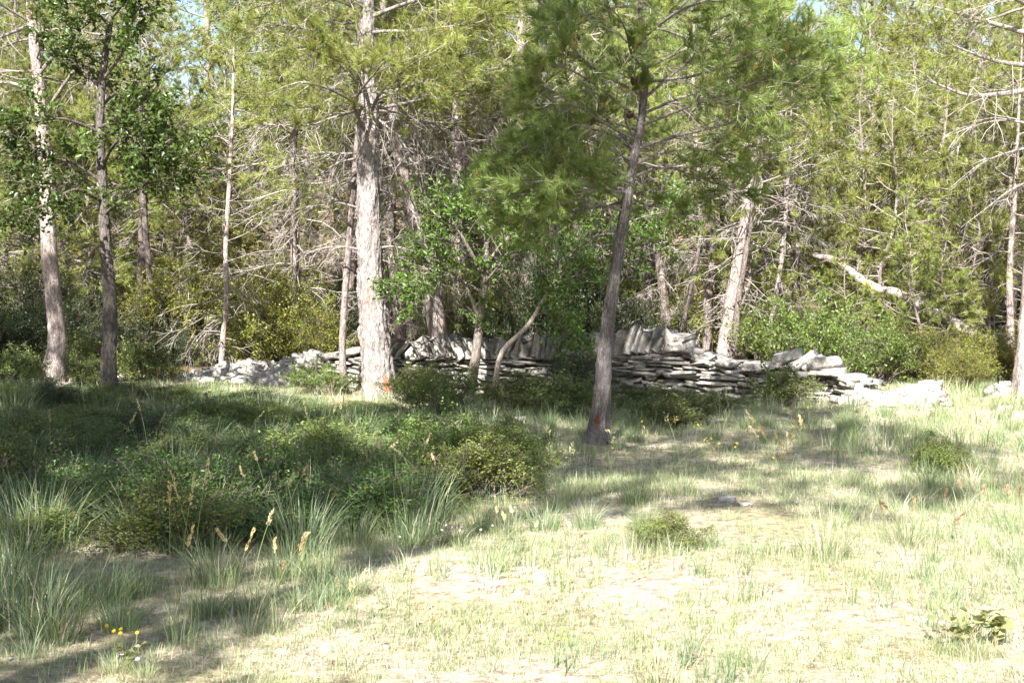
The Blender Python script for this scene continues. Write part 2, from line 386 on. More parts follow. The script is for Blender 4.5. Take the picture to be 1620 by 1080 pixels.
def make_limbs(rng, cpath, crad, specs):
    """limbs off a trunk. specs: (z0, z1, count, length0, length1, elev0, elev1, live, [azimuth centre, half width])"""
    out, rad, live = [], [], []
    z = cpath[:, 2]
    g = rng.uniform(0, 6.28)
    for sp in specs:
        z0, z1, cnt, l0, l1, e0, e1, lv = sp[:8]
        for i in range(cnt):
            f = (i + rng.uniform(0, 1)) / cnt; zz = z0 + (z1 - z0) * f
            k = int(np.clip(np.searchsorted(z, zz), 1, len(z) - 2)); b = cpath[k]
            g += 2.399 + rng.normal(0, 0.4); az = g
            if len(sp) > 8: az = sp[8][0] + rng.uniform(-1, 1) * sp[8][1]
            L = (l0 + (l1 - l0) * f) * rng.uniform(0.65, 1.2); e = e0 + (e1 - e0) * f + rng.normal(0, 0.12)
            d = np.array([math.cos(az) * math.cos(e), math.sin(az) * math.cos(e), math.sin(e)])
            p = [b.copy()]; K = 7
            cu = (-0.10 if lv < 0.4 else 0.10) + rng.normal(0, 0.08)
            for q in range(K - 1):
                d = d + UP * cu * 0.4 + rng.normal(0, 0.16, 3); d /= np.linalg.norm(d); p.append(p[-1] + d * L / (K - 1))
            out.append(np.array(p)); live.append(lv); r0 = min(crad[k] * 0.5, 0.006 + 0.0085 * L); rad.append(np.linspace(r0, 0.005, K))
    return np.array(out), np.array(rad), np.array(live)

def pine_parts(rng, root, cpath, crad, specs, extra=None, joined=True, bcol=C_TWIG, **kw):
    """builds branches, twigs and needle crown under root (coordinates local to root)"""
    limbs, lr, live = make_limbs(rng, cpath, crad, specs)
    if extra is not None:
        limbs = np.concatenate([limbs, extra[0]]); lr = np.concatenate([lr, extra[1]]); live = np.concatenate([live, extra[2]])
    bt, bn = Bag(), Bag()
    if joined:
        v, f = tubes(limbs, lr, 5); bt.add(v, f, bcol)
    else:
        for q in range(len(limbs)):
            pth = resample(limbs[q], 11)
            v, f = tubes(pth[None], np.interp(np.linspace(0, 1, 11), np.linspace(0, 1, 7), lr[q])[None], 6)
            n1 = vnoise(v * 22)[:, None]
            obj("branch", mesh_np("branch", v, f, M_BARK, bcol * (0.75 + 0.5 * n1), True), root)
    grow(rng, limbs, live, bt, bn, **kw)
    tag(obj("twigs", bt.mesh("twigs", M_TWIG), root), kind="stuff")
    if bn.n: tag(obj("crown", bn.mesh("needle_crown", M_NEEDLE), root), kind="stuff")

def straight_trunk(rng, H, r0, lean=0.12, bend=0.15):
    k = 7; t = np.linspace(0, 1, k)
    dx, dy = rng.normal(0, lean, 2) * H * 0.3; w = rng.normal(0, bend, (k, 2)); w[0] = 0
    pts = np.stack([dx * t + w[:, 0], dy * t + w[:, 1], t * H - 0.06], -1)
    return pts, r0 * (1 - 0.88 * t ** 0.9)

def proto_pine(seed, H, r0, specs, far=False, lean=None, **kw):
    rng = np.random.default_rng(seed)
    root = obj("pine_tree", None); pts, rad = straight_trunk(rng, H, r0)
    if lean is not None: pts[:, :2] += np.outer((np.maximum(pts[:, 2], 0) / H) ** 1.2, lean)
    me, c, r = trunk_mesh("trunk", pts, rad, 12 if far else 16, 0.14, C_BARK_P * 0.8, 0.09, 1.35, seed)
    obj("trunk", me, root)
    pine_parts(rng, root, c, r, specs, **kw)
    return root

FARK = dict(tuft=0.15, m=9, w=0.013, sec_per_m=6, tert=6, tuft_n=2)
MIDK = dict(tuft=0.13, m=10, w=0.0105, sec_per_m=7, tert=6, tuft_n=2)
protos = {
 'bushy':  proto_pine(1, 7.5, 0.10, [(0.5, 2.0, 7, 1.5, 1.7, -0.1, 0.0, 0.45), (1.5, 4.5, 20, 2.0, 1.6, 0.1, 0.3, 1.0), (4.5, 7.3, 20, 1.6, 0.4, 0.35, 0.8, 1.0)], **MIDK),
 'young':  proto_pine(2, 4.6, 0.05, [(0.4, 1.4, 6, 0.9, 1.0, 0.0, 0.1, 0.5), (1.0, 3.0, 16, 1.2, 0.9, 0.2, 0.4, 1.0), (3.0, 4.5, 12, 0.8, 0.3, 0.5, 0.9, 1.0)], **MIDK),
 'bare':   proto_pine(3, 10.0, 0.13, [(0.6, 5.0, 34, 1.5, 1.9, -0.15, 0.0, 0.04), (4.2, 6.5, 18, 2.1, 2.0, 0.05, 0.2, 0.75), (6.5, 9.8, 24, 1.9, 0.5, 0.3, 0.8, 1.0)], **dict(MIDK, sec_per_m=8, tert=7, dead_droop=-0.8)),
 'tall':   proto_pine(4, 12.5, 0.16, [(1.5, 5.5, 16, 1.6, 2.0, -0.1, 0.0, 0.12), (5.0, 8.5, 24, 2.6, 2.2, 0.05, 0.25, 0.9), (8.5, 12.3, 26, 2.2, 0.5, 0.3, 0.8, 1.0)], far=True, **FARK),
 'far':    proto_pine(5, 11.5, 0.14, [(1.0, 4.0, 12, 1.8, 2.0, -0.1, 0.05, 0.4), (3.0, 7.5, 26, 2.5, 2.2, 0.1, 0.3, 1.0), (7.5, 11.3, 26, 2.1, 0.5, 0.3, 0.8, 1.0)], far=True, **FARK),
}
# ---- woodland behind the wall: (photo column, distance, kind, scale)
wood = [(20, 27, 'bare', .9), (-70, 24, 'bushy', 1.0), (120, 29, 'tall', .9), (300, 28, 'bushy', .8), (455, 24.5, 'bare', .95), (420, 30, 'bushy', 1.1), (540, 27, 'bare', 1.0), (640, 24.5, 'bare', .9),
        (745, 27, 'bare', 1.05), (770, 31, 'bushy', 1.3), (900, 29, 'bushy', 1.1), (930, 25, 'bare', .9), (1060, 26.5, 'bare', .9), (1120, 24, 'bare', .8), (1250, 25, 'bare', .75), (1215, 29, 'bushy', 1.2),
        (1310, 27.5, 'bushy', 1.05), (1400, 24.5, 'young', 1.15), (1390, 30, 'bushy', 1.2), (1455, 26, 'bushy', .85), (1500, 22.2, 'young', .62), (1545, 28, 'bushy', 1.1), (1590, 24, 'bare', .8), (1655, 26, 'bushy', 1.0), (1720, 23, 'bushy', 1.0),
        (1445, 22.0, 'young', .72), (1345, 22.6, 'young', .55), (1505, 23.4, 'young', .9), (60, 26, 'bushy', .9), (150, 27, 'bushy', 1.0), (250, 29, 'bushy', 1.0), (350, 28, 'bushy', .95), (1185, 23.6, 'young', 1.0), (1540, 22.8, 'young', .85), (1360, 25.5, 'bushy', .8), (1500, 25.4, 'bushy', .85), (1225, 26.5, 'bushy', .9), (280, 24.5, 'young', .7), (-150, 29, 'tall', 1.0), (1010, 32, 'bushy', 1.3), (1155, 33, 'bushy', 1.3), (200, 33, 'bushy', 1.0), (560, 33, 'tall', 1.0), (660, 32, 'bushy', 1.2)]
for px in range(-150, 1800, 92):
    wood.append((px + R.uniform(-30, 30), R.uniform(28.5, 35), R.choice(['bushy', 'bushy', 'far']), R.uniform(0.9, 1.2)))
for px in range(-200, 1900, 125):
    wood.append((px + R.uniform(-35, 35), R.uniform(36, 43), R.choice(['tall', 'far', 'far']), R.uniform(0.85, 1.15)))
for px in range(-180, 1850, 110):
    wood.append((px + R.uniform(-30, 30), R.uniform(50, 62), 'far', R.uniform(1.1, 1.45)))
for px in range(-160, 1850, 260):
    wood.append((px + R.uniform(-30, 30), R.uniform(74, 90), 'far', R.uniform(1.3, 1.7)))
LBL = {'bushy': "bushy yellow green pine with low needled branches in the wood behind the stone wall",
       'young': "young short pine growing among taller pines behind the stone wall",
       'bare': "pine with bare grey twiggy lower branches in the wood behind the stone wall",
       'tall': "tall slim pine standing deep in the wood behind the stone wall",
       'far': "distant needled pine massed at the back of the wood"}
GRP = {'bushy': "bushy pines behind the wall", 'young': "young pines behind the wall", 'bare': "twiggy pines behind the wall", 'tall': "tall pines in the wood", 'far': "pines at the back of the wood"}
wood = [q for q in wood if not (q[1] > 36 and (235 < q[0] < 410 or 1255 < q[0] < 1330))]
used = set()
for (px, d, kind, s) in wood:
    loc = GD(px, d); rz = R.uniform(0, 6.28); pr = protos[kind]
    if kind not in used:
        used.add(kind); pr.location = tuple(loc); pr.rotation_euler[2] = rz; pr.scale = (s, s, s); tag(pr, LBL[kind], "tree", GRP[kind])
    else: copy_tree(pr, loc, rz, s, LBL[kind], GRP[kind], "tree")

def pix_trunk(rows, d, top=None, dd=0.0):
    """rows (px, py, width px) from the base up, at distance d -> root location, local path, radii. top: world height to carry on to"""
    w = np.array([P(a, b, d + dd * i) for i, (a, b, c) in enumerate(rows)]); r = [c * 0.5 / FPX * d for a, b, c in rows]
    base = w[0].copy(); gz = float(ground_z(base[0], base[1]))
    pts = list(w)
    if base[2] > gz + 0.02: pts = [np.array([base[0] + (base[0] - w[1][0]) * 0.2, base[1], gz - 0.06])] + pts; r = [r[0] * 1.05] + r
    else: pts[0][2] = gz - 0.06
    if top is not None and pts[-1][2] < top:
        dv = norm((pts[-1] - pts[-2])[None])[0]; dv = norm((dv + UP * 0.6)[None])[0]; e = pts[-1]; h = (top - e[2]) / dv[2]
        for q in (0.33, 0.66, 1.0): pts.append(e + dv * h * q); r.append(r[-1] * 0.62)
    root = np.array([pts[0][0], pts[0][1], gz])
    # even out arc length so that radii follow the rows
    pts = np.array(pts); s = np.concatenate([[0], np.cumsum(np.linalg.norm(np.diff(pts, axis=0), axis=1))])
    ss = np.linspace(0, s[-1], 14); fine = resample(pts, 200); sf = np.concatenate([[0], np.cumsum(np.linalg.norm(np.diff(fine, axis=0), axis=1))]); sf *= s[-1] / sf[-1]
    path = np.stack([np.interp(ss, sf, fine[:, q]) for q in range(3)], -1); rad = np.interp(ss, s, r)
    return root, path - root, rad

def pix_limbs(lst, d, root, live, r0=0.02):
    out, rd, lv = [], [], []
    for i, rows in enumerate(lst):
        w = np.array([P(a, b, d + q) for a, b, q in rows]) - root
        out.append(resample(w, 7)); rd.append(np.linspace(r0 * (0.8 + 0.1 * len(rows)), 0.005, 7)); lv.append(live if np.isscalar(live) else live[i])
    return np.array(out), np.array(rd), np.array(lv)

# ---- the big pine in the middle left
rows = [(603, 622, 60), (597, 575, 54), (590, 500, 47), (585, 400, 43), (582, 300, 39), (583, 180, 36), (580, 60, 30), (578, -60, 27)]
root, path, rad = pix_trunk([(a, b, c * .93) for a, b, c in rows], 18.3, 10.5)
t = thing("pine_tree", root, "largest pine, thick scaly pinkish trunk with orange bare bark patches at its foot", "tree")
rng = np.random.default_rng(21)
me, c, r = trunk_mesh("trunk", path, rad, 56, 0.035, np.array([.375, .335, .315]), 0.17, 1.12, 3, [(0.26, -1.05, 0.10, 0.16, (0.50, 0.13, 0.06)), (0.22, -2.0, 0.14, 0.13, (0.52, 0.24, 0.18)), (0.75, -2.2, 0.4, 0.11, (0.50, 0.31, 0.27)), (1.55, -1.7, 0.12, 0.1, (0.3, 0.18, 0.13))], 8.0)
obj("trunk", me, t)
D = 18.3
ext_live = pix_limbs([[(583, 175, 0), (540, 150, -.5), (480, 130, -.9), (420, 150, -1.1)], [(590, 160, 0), (650, 135, -.4), (720, 120, -.7), (800, 105, -.9)],
    [(583, 190, 0), (600, 150, -.7), (640, 110, -1.4), (690, 80, -1.8)], [(580, 150, 0), (560, 110, -.8), (520, 90, -1.4), (470, 70, -1.8)],
    [(583, 120, 0), (620, 90, -.4), (700, 50, -.6), (760, 30, -.6)], [(583, 90, 0), (530, 60, .3), (450, 40, .5), (380, 50, .6)], [(583, 215, 0), (560, 165, -.9), (590, 120, -1.5), (610, 95, -1.9)],
    [(580, 20, 0), (500, -10, -.4), (430, 5, -.8), (380, 20, -1.0)], [(583, 175, 0), (660, 160, .5), (740, 150, .8), (830, 140, .9)], [(580, 30, 0), (660, 0, -.2), (740, -10, -.3), (820, -5, -.4)]], D, root, 1.0, 0.028)
ext_dead = pix_limbs([[(590, 175, 0), (650, 185, .2), (700, 235, .4), (725, 300, .4)], [(600, 190, 0), (640, 230, -.2), (660, 290, -.3), (672, 360, -.3)], [(585, 200, 0), (640, 190, .3), (720, 195, .6), (790, 185, .7)],
    [(600, 392, 0), (625, 390, -.1), (650, 396, -.2), (680, 410, -.2)], [(602, 468, 0), (630, 455, .1), (660, 450, .2), (700, 455, .3)], [(570, 395, 0), (535, 390, .2), (490, 400, .4), (450, 430, .5)],
    [(572, 250, 0), (530, 260, .2), (480, 300, .4), (450, 350, .5)], [(570, 330, 0), (520, 320, .3), (470, 350, .5), (430, 400, .6)], [(600, 300, 0), (640, 320, .2), (680, 370, .3), (700, 420, .3)]], D, root, 0.03, 0.016)
ex = tuple(np.concatenate([a, b]) for a, b in zip(ext_live, ext_dead))
pine_parts(rng, t, c, r, [(3.3, 5.2, 10, 1.6, 2.0, -0.05, 0.1, 0.35), (5.2, 7.5, 16, 2.4, 2.2, 0.1, 0.3, 1.0), (7.5, 10.3, 18, 2.0, 0.5, 0.3, 0.8, 1.0)], ex, False,
           tuft=0.12, m=13, w=0.007, sec_per_m=8, tert=7, tuft_n=3, dead_droop=-1.3, live_from=0.25)

# ---- leaning pine on the near side of the wall
rows = [(944, 712, 42), (951, 655, 40), (954, 590, 36), (962, 510, 32), (975, 420, 29), (988, 340, 26), (1001, 260, 22), (1016, 180, 19), (1021, 100, 16), (1012, 0, 13), (1008, -60, 12)]
root, path, rad = pix_trunk([(a, b, c * .68) for a, b, c in rows], 12.4, 7.2)
t = thing("pine_tree", root, "slender grey pine leaning right, standing alone in the grass before the wall", "tree")
rng = np.random.default_rng(22)
me, c, r = trunk_mesh("trunk", path, rad, 48, 0.022, np.array([0.20, 0.18, 0.172]), 0.14, 1.7, 5, [(0.3, -1.9, 0.06, 0.25, (0.13, 0.05, 0.03))], 7.0)
me.materials[0] = M_BARK_FINE; obj("trunk", me, t)
D = 12.4
exl = pix_limbs([[(985, 318, 0), (930, 275, -.2), (870, 245, -.4), (800, 240, -.5)], [(1000, 262, 0), (950, 225, -.1), (900, 205, -.1), (845, 200, -.2)], [(1003, 220, 0), (940, 185, -.3), (885, 150, -.6), (840, 130, -.8)],
    [(1015, 150, 0), (950, 115, -.2), (900, 70, -.4), (870, 30, -.5)], [(988, 335, 0), (940, 320, -.4), (900, 318, -.7), (870, 330, -.8)], [(992, 300, 0), (920, 290, .3), (840, 285, .5), (770, 260, .6)],
    [(1010, 235, 0), (1080, 212, -.2), (1175, 190, -.4), (1270, 130, -.6), (1370, 88, -.7)], [(1015, 160, 0), (1080, 105, -.1), (1150, 60, -.2), (1230, 5, -.3)], [(1005, 260, 0), (1080, 235, .2), (1150, 240, .4), (1250, 215, .5)],
    [(1018, 110, 0), (1100, 70, .3), (1200, 20, .5), (1260, -30, .6)], [(990, 335, 0), (1030, 325, -.2), (1060, 335, -.3), (1090, 345, -.3)], [(1012, 200, 0), (1100, 165, -.4), (1200, 130, -.7), (1310, 70, -.9)],
    [(1000, 280, 0), (1060, 265, .3), (1130, 290, .5), (1190, 300, .6)], [(1018, 180, 0), (1090, 150, .6), (1170, 130, 1.0), (1260, 110, 1.2)], [(1020, 90, 0), (960, 40, .4), (900, 10, .6), (850, -10, .7)],
    [(1003, 216, 0), (988, 180, -.15), (1003, 130, -.25), (1010, 55, -.3)], [(1018, 60, 0), (1070, 20, -.5), (1120, 0, -.8), (1170, -20, -1.)], [(1015, 130, 0), (1100, 120, -.6), (1180, 90, -1.), (1260, 60, -1.2)],
    [(1002, 250, 0), (930, 250, -.3), (860, 235, -.6), (770, 215, -.8)], [(998, 275, 0), (930, 300, .1), (850, 310, .3), (760, 300, .4)], [(1005, 240, 0), (950, 180, .3), (880, 165, .5), (800, 165, .6)], [(1012, 190, 0), (950, 140, -.5), (900, 110, -.8), (850, 95, -1.0)], [(990, 305, 0), (950, 300, -.5), (890, 285, -.9), (830, 290, -1.1)], [(985, 320, 0), (930, 330, .3), (860, 345, .5), (800, 350, .6)], [(995, 290, 0), (940, 260, .6), (870, 250, 1.0), (790, 270, 1.2)], [(1005, 240, 0), (960, 210, .7), (910, 200, 1.1), (860, 175, 1.3)]], D, root, 1.0, 0.014)
pine_parts(rng, t, c, r, [(3.6, 5.2, 6, 1.0, 1.1, 0.1, 0.35, 1.0), (5.2, 7.1, 9, 1.0, 0.4, 0.35, 0.9, 1.0), (2.2, 3.2, 5, 0.5, 0.7, 0.1, 0.2, 0.5)], exl, False, bcol=C_TWIG * 0.8,
           tuft=0.10, m=22, w=0.0048, sec_per_m=10, tert=8, tuft_n=3, sec_max=0.8, live_from=0.3, col=np.array([.17, .222, .06]))  # needles darker and greener than other pines', crown shade put into their colour
def cone_mesh():
    bt = Bag(); k, s = 8, 10
    for i in range(k):
        for j in range(s):
            z = (i + 0.5) / k; rr = 0.026 * math.sin(math.pi * (0.15 + 0.8 * z)) ** 0.8; a = (j + 0.5 * (i % 2)) * 6.283 / s
            o = np.array([math.cos(a), math.sin(a), 0]); b = np.array([-math.sin(a), math.cos(a), 0]); ce = o * rr + np.array([0, 0, (z - 0.5) * 0.085])
            v = np.array([ce - b * .009 - UP * .006 - o * 0.012, ce + b * .009 - UP * .006 - o * 0.012, ce + o * .008 + UP * .004, ce - o * 0.014 + UP * 0.012])
            bt.add(v, np.array([[0, 1, 2], [1, 3, 2], [3, 0, 2]]), np.array([0.085, 0.055, 0.04]) * (0.7 + 0.6 * random.random()))
    return bt.mesh("pine_cone", M_TWIG)
CONE = cone_mesh()
for (a, b, q) in [(955, 157, -.3), (863, 207, -.2), (816, 265, -.45), (853, 276, -.4), (997, 182, -.15), (1003, 128, -.3), (912, 60, -.4)]:
    o = obj("pine_cone", CONE, t, P(a, b, D + q) - root); o.rotation_euler = (R.uniform(0, 3), R.uniform(0, 3), 0); o.scale = (1.25,) * 3

# ---- other pines of the wood's edge
def edge_pine(rows, d, top, label, specs, seed, col=C_BARK_P, sides=30, rough=0.09, freq=6.0, flare=1.3, extra=None, dd=0.0, patches=(), **kw):
    root, path, rad = pix_trunk(rows, d, top, dd); t = thing("pine_tree", root, label, "tree"); rng = np.random.default_rng(seed)
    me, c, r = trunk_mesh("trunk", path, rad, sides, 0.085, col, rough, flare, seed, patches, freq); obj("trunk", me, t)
    e = None
    if extra is not None: e = tuple(np.concatenate(z) for z in zip(*[pix_limbs(l, d, root, lv, rr) for (l, lv, rr) in extra]))
    k = dict(tuft=0.12, m=12, w=0.008, sec_per_m=7, tert=6, tuft_n=2); k.update(kw)
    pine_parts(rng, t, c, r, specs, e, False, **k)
    return t
edge_pine([(78, 607, 40), (90, 560, 30), (88, 520, 26), (84, 460, 25), (78, 400, 25), (74, 300, 22), (67, 200, 20), (60, 120, 18), (50, 30, 15), (44, -60, 14)], 20.4, 9.0,
    "pale trunk pine with swept foot, leftmost of the trunks", [(4.6, 6.2, 12, 1.8, 2.0, 0, .2, .5), (6.0, 8.8, 18, 2.0, .5, .3, .8, 1.0)], 31, C_BARK_P * 1.1, flare=1.25,
    extra=[([[(60, 120, 0), (110, 60, -.6), (170, 20, -1.0), (230, 10, -1.2)], [(66, 190, 0), (120, 110, -.5), (150, 130, -.9), (165, 190, -1.0)], [(70, 250, 0), (20, 210, -.3), (-30, 220, -.5), (-80, 250, -.6)],
             [(50, 40, 0), (0, 60, -.5), (-50, 90, -.9), (-90, 140, -1.0)], [(62, 150, 0), (10, 130, .3), (-40, 150, .5), (-90, 190, .6)]], 0.25, 0.03)])
edge_pine([(225, 560, 15), (222, 500, 14), (224, 420, 14), (226, 330, 13), (230, 240, 12)], 25.5, 9.5, "dark straight pine trunk in shade, left one of two close together", [(1.0, 3.8, 9, 1.2, 1.4, -.1, 0, .1), (4, 9.3, 26, 1.9, .5, .1, .8, 1.0)], 32, C_BARK_P * 0.45)  # bark colour darkened to carry the shade on this trunk
edge_pine([(252, 560, 13), (243, 500, 11), (236, 430, 10), (229, 350, 10), (226, 280, 9)], 24.8, 8.5, "thin dark leaning pine trunk, right one of two close together in shade", [(1.2, 3.8, 8, 1.0, 1.2, -.1, 0, .1), (4, 8.3, 22, 1.6, .5, .1, .8, 1.0)], 33, C_BARK_P * 0.5)  # dim bark colour puts the shade into the trunk
edge_pine([(40, 500, 14), (38, 440, 13), (36, 380, 12)], 27.0, 9.5, "dark pine trunk in the deep shade beyond the pale leftmost trunk", [(1.2, 4.5, 12, 1.4, 1.6, -.1, 0, .2), (4, 9.3, 22, 1.8, .5, .1, .8, 1.0)], 34, C_BARK_P * 0.45)  # deep shade put into the bark colour
edge_pine([(350, 592, 10), (352, 545, 9), (358, 470, 8.5), (357, 400, 8), (361, 320, 7), (366, 230, 6), (369, 150, 5), (370, 60, 3)], 21.6, 6.3, "thin pale pine sapling with bare drooping side twigs beside the collapsed wall end",
    [(0.5, 2.4, 12, .9, .9, -.05, .0, 0.0), (2.4, 4.0, 12, .8, .8, .15, .3, .75), (4.0, 6.1, 14, .8, .3, .3, .8, 1.0)], 35, C_BARK_P * 1.15, 14, flare=1.1, dead_droop=-0.9, tuft=0.09, sec_len=.55,
    extra=[([[(357, 470, 0), (320, 480, -.2), (285, 485, -.3), (250, 500, -.4)], [(356, 480, 0), (325, 500, .2), (290, 520, .4), (250, 530, .5)], [(350, 530, 0), (325, 530, -.2), (305, 560, -.3), (295, 590, -.3)], [(358, 450, 0), (390, 465, 0), (420, 470, .1), (450, 480, .1)], [(352, 525, 0), (320, 525, .2), (300, 550, .3), (285, 580, .3)]], 0.0, .012)])
edge_pine([(546, 602, 12), (541, 560, 11), (544, 490, 11), (550, 410, 11), (558, 310, 10), (566, 210, 9), (572, 130, 8)], 18.9, 6.5, "pole thin grey trunk close left of the largest pine", [(2.0, 4.2, 6, .7, .8, -.1, 0, .1), (4.2, 6.3, 14, .9, .4, .2, .7, 1.0)], 36, C_BARK_P * 0.8, 16, flare=1.1)
edge_pine([(692, 520, 30), (684, 470, 27), (672, 410, 24), (655, 350, 22), (636, 270, 20), (625, 200, 18)], 22.5, 9.5, "pale pine trunk leaning left just behind the wall and the leafy shrub", [(1.0, 4.5, 26, 1.4, 1.6, -.2, -.05, .04), (4.5, 6.5, 14, 1.9, 1.9, .1, .3, .9), (6.5, 9.3, 14, 1.7, .5, .3, .8, 1.0)], 37, dead_droop=-1.2, sec_per_m=8)
edge_pine([(727, 470, 22), (724, 400, 20), (723, 320, 18), (724, 240, 17), (720, 160, 15)], 24.5, 10.0, "grey pine trunk behind the wall, seen right of the largest pine", [(1.5, 5.0, 28, 1.5, 1.7, -.25, -.05, .04), (5, 7, 14, 1.9, 1.9, .1, .3, .9), (7, 9.8, 14, 1.7, .5, .3, .8, 1.0)], 38, dead_droop=-1.3, sec_per_m=8)
edge_pine([(838, 510, 30), (836, 450, 28), (836, 390, 27), (832, 300, 24), (828, 220, 21), (826, 130, 19)], 23.5, 10.5, "sunlit grey trunk in the gap above the leafy shrub", [(1.8, 5.0, 22, 1.3, 1.6, -.15, -.05, .05), (5, 7.5, 16, 2.0, 2.0, .1, .3, .9), (7.5, 10.3, 16, 1.8, .5, .3, .8, 1.0)], 39)
edge_pine([(888, 565, 30), (888, 510, 27), (885, 450, 26), (880, 380, 24), (872, 290, 21)], 20.2, 9.0, "dark shaded trunk behind the curved pale stem of the leafy shrub", [(2.6, 4.5, 12, 1.2, 1.5, -.1, 0, .4), (4.2, 6.5, 14, 1.8, 1.8, .1, .3, 1.), (6.5, 8.8, 14, 1.6, .5, .3, .8, 1.0)], 40, C_BARK_P * 0.5)  # shade painted into this trunk's darker bark
edge_pine([(1143, 580, 32), (1150, 540, 27), (1158, 480, 25), (1168, 420, 23), (1178, 360, 20), (1190, 290, 17), (1200, 220, 15)], 21.5, 8.0, "sunlit grey trunk behind the wall, the thick one of a pair leaning right", [(1.0, 3.6, 26, 1.2, 1.4, -.1, 0, .1), (3.4, 5.6, 16, 1.7, 1.6, .1, .3, .95), (5.6, 7.8, 14, 1.3, .4, .3, .8, 1.0)], 41, C_BARK_P * 1.05)
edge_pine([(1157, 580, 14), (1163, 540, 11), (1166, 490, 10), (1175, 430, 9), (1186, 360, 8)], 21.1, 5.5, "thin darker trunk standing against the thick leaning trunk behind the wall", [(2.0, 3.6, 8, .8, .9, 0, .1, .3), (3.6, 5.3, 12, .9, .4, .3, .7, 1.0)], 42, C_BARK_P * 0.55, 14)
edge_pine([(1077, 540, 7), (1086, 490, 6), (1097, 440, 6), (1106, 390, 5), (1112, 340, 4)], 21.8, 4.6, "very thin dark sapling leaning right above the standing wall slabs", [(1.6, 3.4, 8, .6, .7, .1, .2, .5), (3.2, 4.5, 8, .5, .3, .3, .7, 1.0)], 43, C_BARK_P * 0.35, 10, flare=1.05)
edge_pine([(1212, 580, 10), (1220, 510, 9), (1232, 440, 8), (1240, 380, 7), (1246, 300, 6)], 22.5, 5.5, "thin grey trunk rising out of the bright leafy shrub by the big tilted slabs", [(1.0, 3.4, 14, .9, 1.1, 0, .1, .15), (3.2, 5.3, 14, 1.0, .4, .2, .7, 1.0)], 44, C_BARK_P * 0.9, 14)
edge_pine([(1602, 575, 13), (1599, 520, 11), (1597, 450, 10), (1600, 380, 9), (1606, 300, 8)], 22.3, 6.5, "slim grey trunk at the right edge, behind the thick cut off trunk", [(1.4, 3.6, 16, 1.2, 1.3, -.1, .1, .08), (3.4, 6.3, 18, 1.2, .4, .2, .7, 1.0)], 45, C_BARK_P * 0.9, 16)
edge_pine([(1566, 580, 9), (1563, 520, 8), (1561, 450, 7), (1560, 390, 7)], 23.5, 6.0, "thin shaded trunk left of the slim grey trunk near the right edge", [(1.0, 3.4, 14, 1.1, 1.2, -.1, .1, .1), (3.2, 5.8, 16, 1.2, .4, .2, .7, 1.0)], 46, C_BARK_P * 0.55, 14)  # bark toned down to hold the shade it stands in
edge_pine([(1628, 642, 50), (1626, 590, 42), (1632, 500, 38), (1638, 400, 35), (1645, 260, 31), (1648, 100, 27), (1650, -20, 24)], 17.2, 8.5, "thick pine trunk cut off by the right edge, with pale branches reaching left above", [(5.0, 8.3, 18, 1.8, .6, .2, .8, 1.0)], 47, C_BARK_P * 1.1,
    extra=[([[(1648, 140, 0), (1590, 148, -.3), (1535, 152, -.5), (1495, 138, -.6), (1445, 118, -.7)], [(1650, 105, 0), (1590, 100, -.2), (1540, 85, -.4), (1480, 60, -.5)], [(1648, 60, 0), (1580, 40, .2), (1510, 20, .3), (1440, 0, .4)],
             [(1648, 20, 0), (1590, -10, -.4), (1530, -20, -.7), (1470, -15, -.9)]], 0.9, 0.036), ([[(1645, 230, 0), (1600, 240, -.2), (1550, 260, -.3), (1500, 300, -.3)], [(1645, 280, 0), (1600, 300, .2), (1560, 330, .3), (1520, 360, .3)], [(1645, 200, 0), (1590, 190, .2), (1540, 200, .3), (1490, 220, .3)]], 0.1, .018)], live_from=0.45, sec_per_m=7)

# ---- pines beside and behind the viewer: they shade the left of the clearing
shade_specs = [(4.0, 6.5, 10, 2.2, 2.6, 0.0, 0.1, 0.8), (6.0, 10.0, 24, 2.8, 2.4, 0.1, 0.35, 1.0), (10.0, 12.8, 18, 2.2, 0.6, 0.4, 0.9, 1.0)]
sp = proto_pine(61, 13.0, 0.18, shade_specs, True, tuft=0.16, m=10, w=0.014, sec_per_m=7, tert=7, tuft_n=2)
hp = proto_pine(62, 12.6, 0.15, [(8.2, 10.6, 16, 1.6, 1.9, 0.0, 0.3, 1.0), (10.4, 12.4, 14, 1.6, 0.5, 0.4, 0.9, 1.0)], True, (4.2, 1.3), tuft=0.16, m=10, w=0.014, sec_per_m=7, tert=7, tuft_n=2)
for i, (x, y, s, rz) in enumerate([(-5.3, 3.9, 0.97, 0.1), (-4.9, -0.7, (1.35, 1.1, 1.0), -0.05), (-5.7, 5.3, 1.0, 0.0), (-5.2, 4.7, 1.02, 0.06), (-5.3, 0.4, (1.35, 1.1, 1.0), 0.1)]):
    loc = (x, y, float(ground_z(x, y))); lb = "high crowned pine just left of the viewer beyond the picture edge, shading the leaning pine"; g = "high crowned pines left of the viewer"
    if i == 0: hp.location = loc; hp.scale = (s, s, s); hp.rotation_euler[2] = rz; tag(hp, lb, "tree", g)
    else: copy_tree(hp, loc, rz, s, lb, g, "tree")
SH = [(-4.4, -0.5, 0.75, 0.4), (-6.0, 3.5, 0.76, 1.7), (-5.7, 7.5, 0.62, 3.0), (-7.5, 8.8, 0.66, 4.4), (-7.4, 0.5, 0.9, 5.1), (-8.8, 5.2, 0.9, 2.2), (-5.9, 1.3, 0.66, 0.2), (-7.0, 2.2, 0.82, 1.0), (-7.2, 6.2, 0.7, 2.6), (-9.6, 13.6, 0.62, 1.1), (-10.8, 15.5, 0.7, 3.7), (-9.3, 11.2, 0.6, 5.6)]
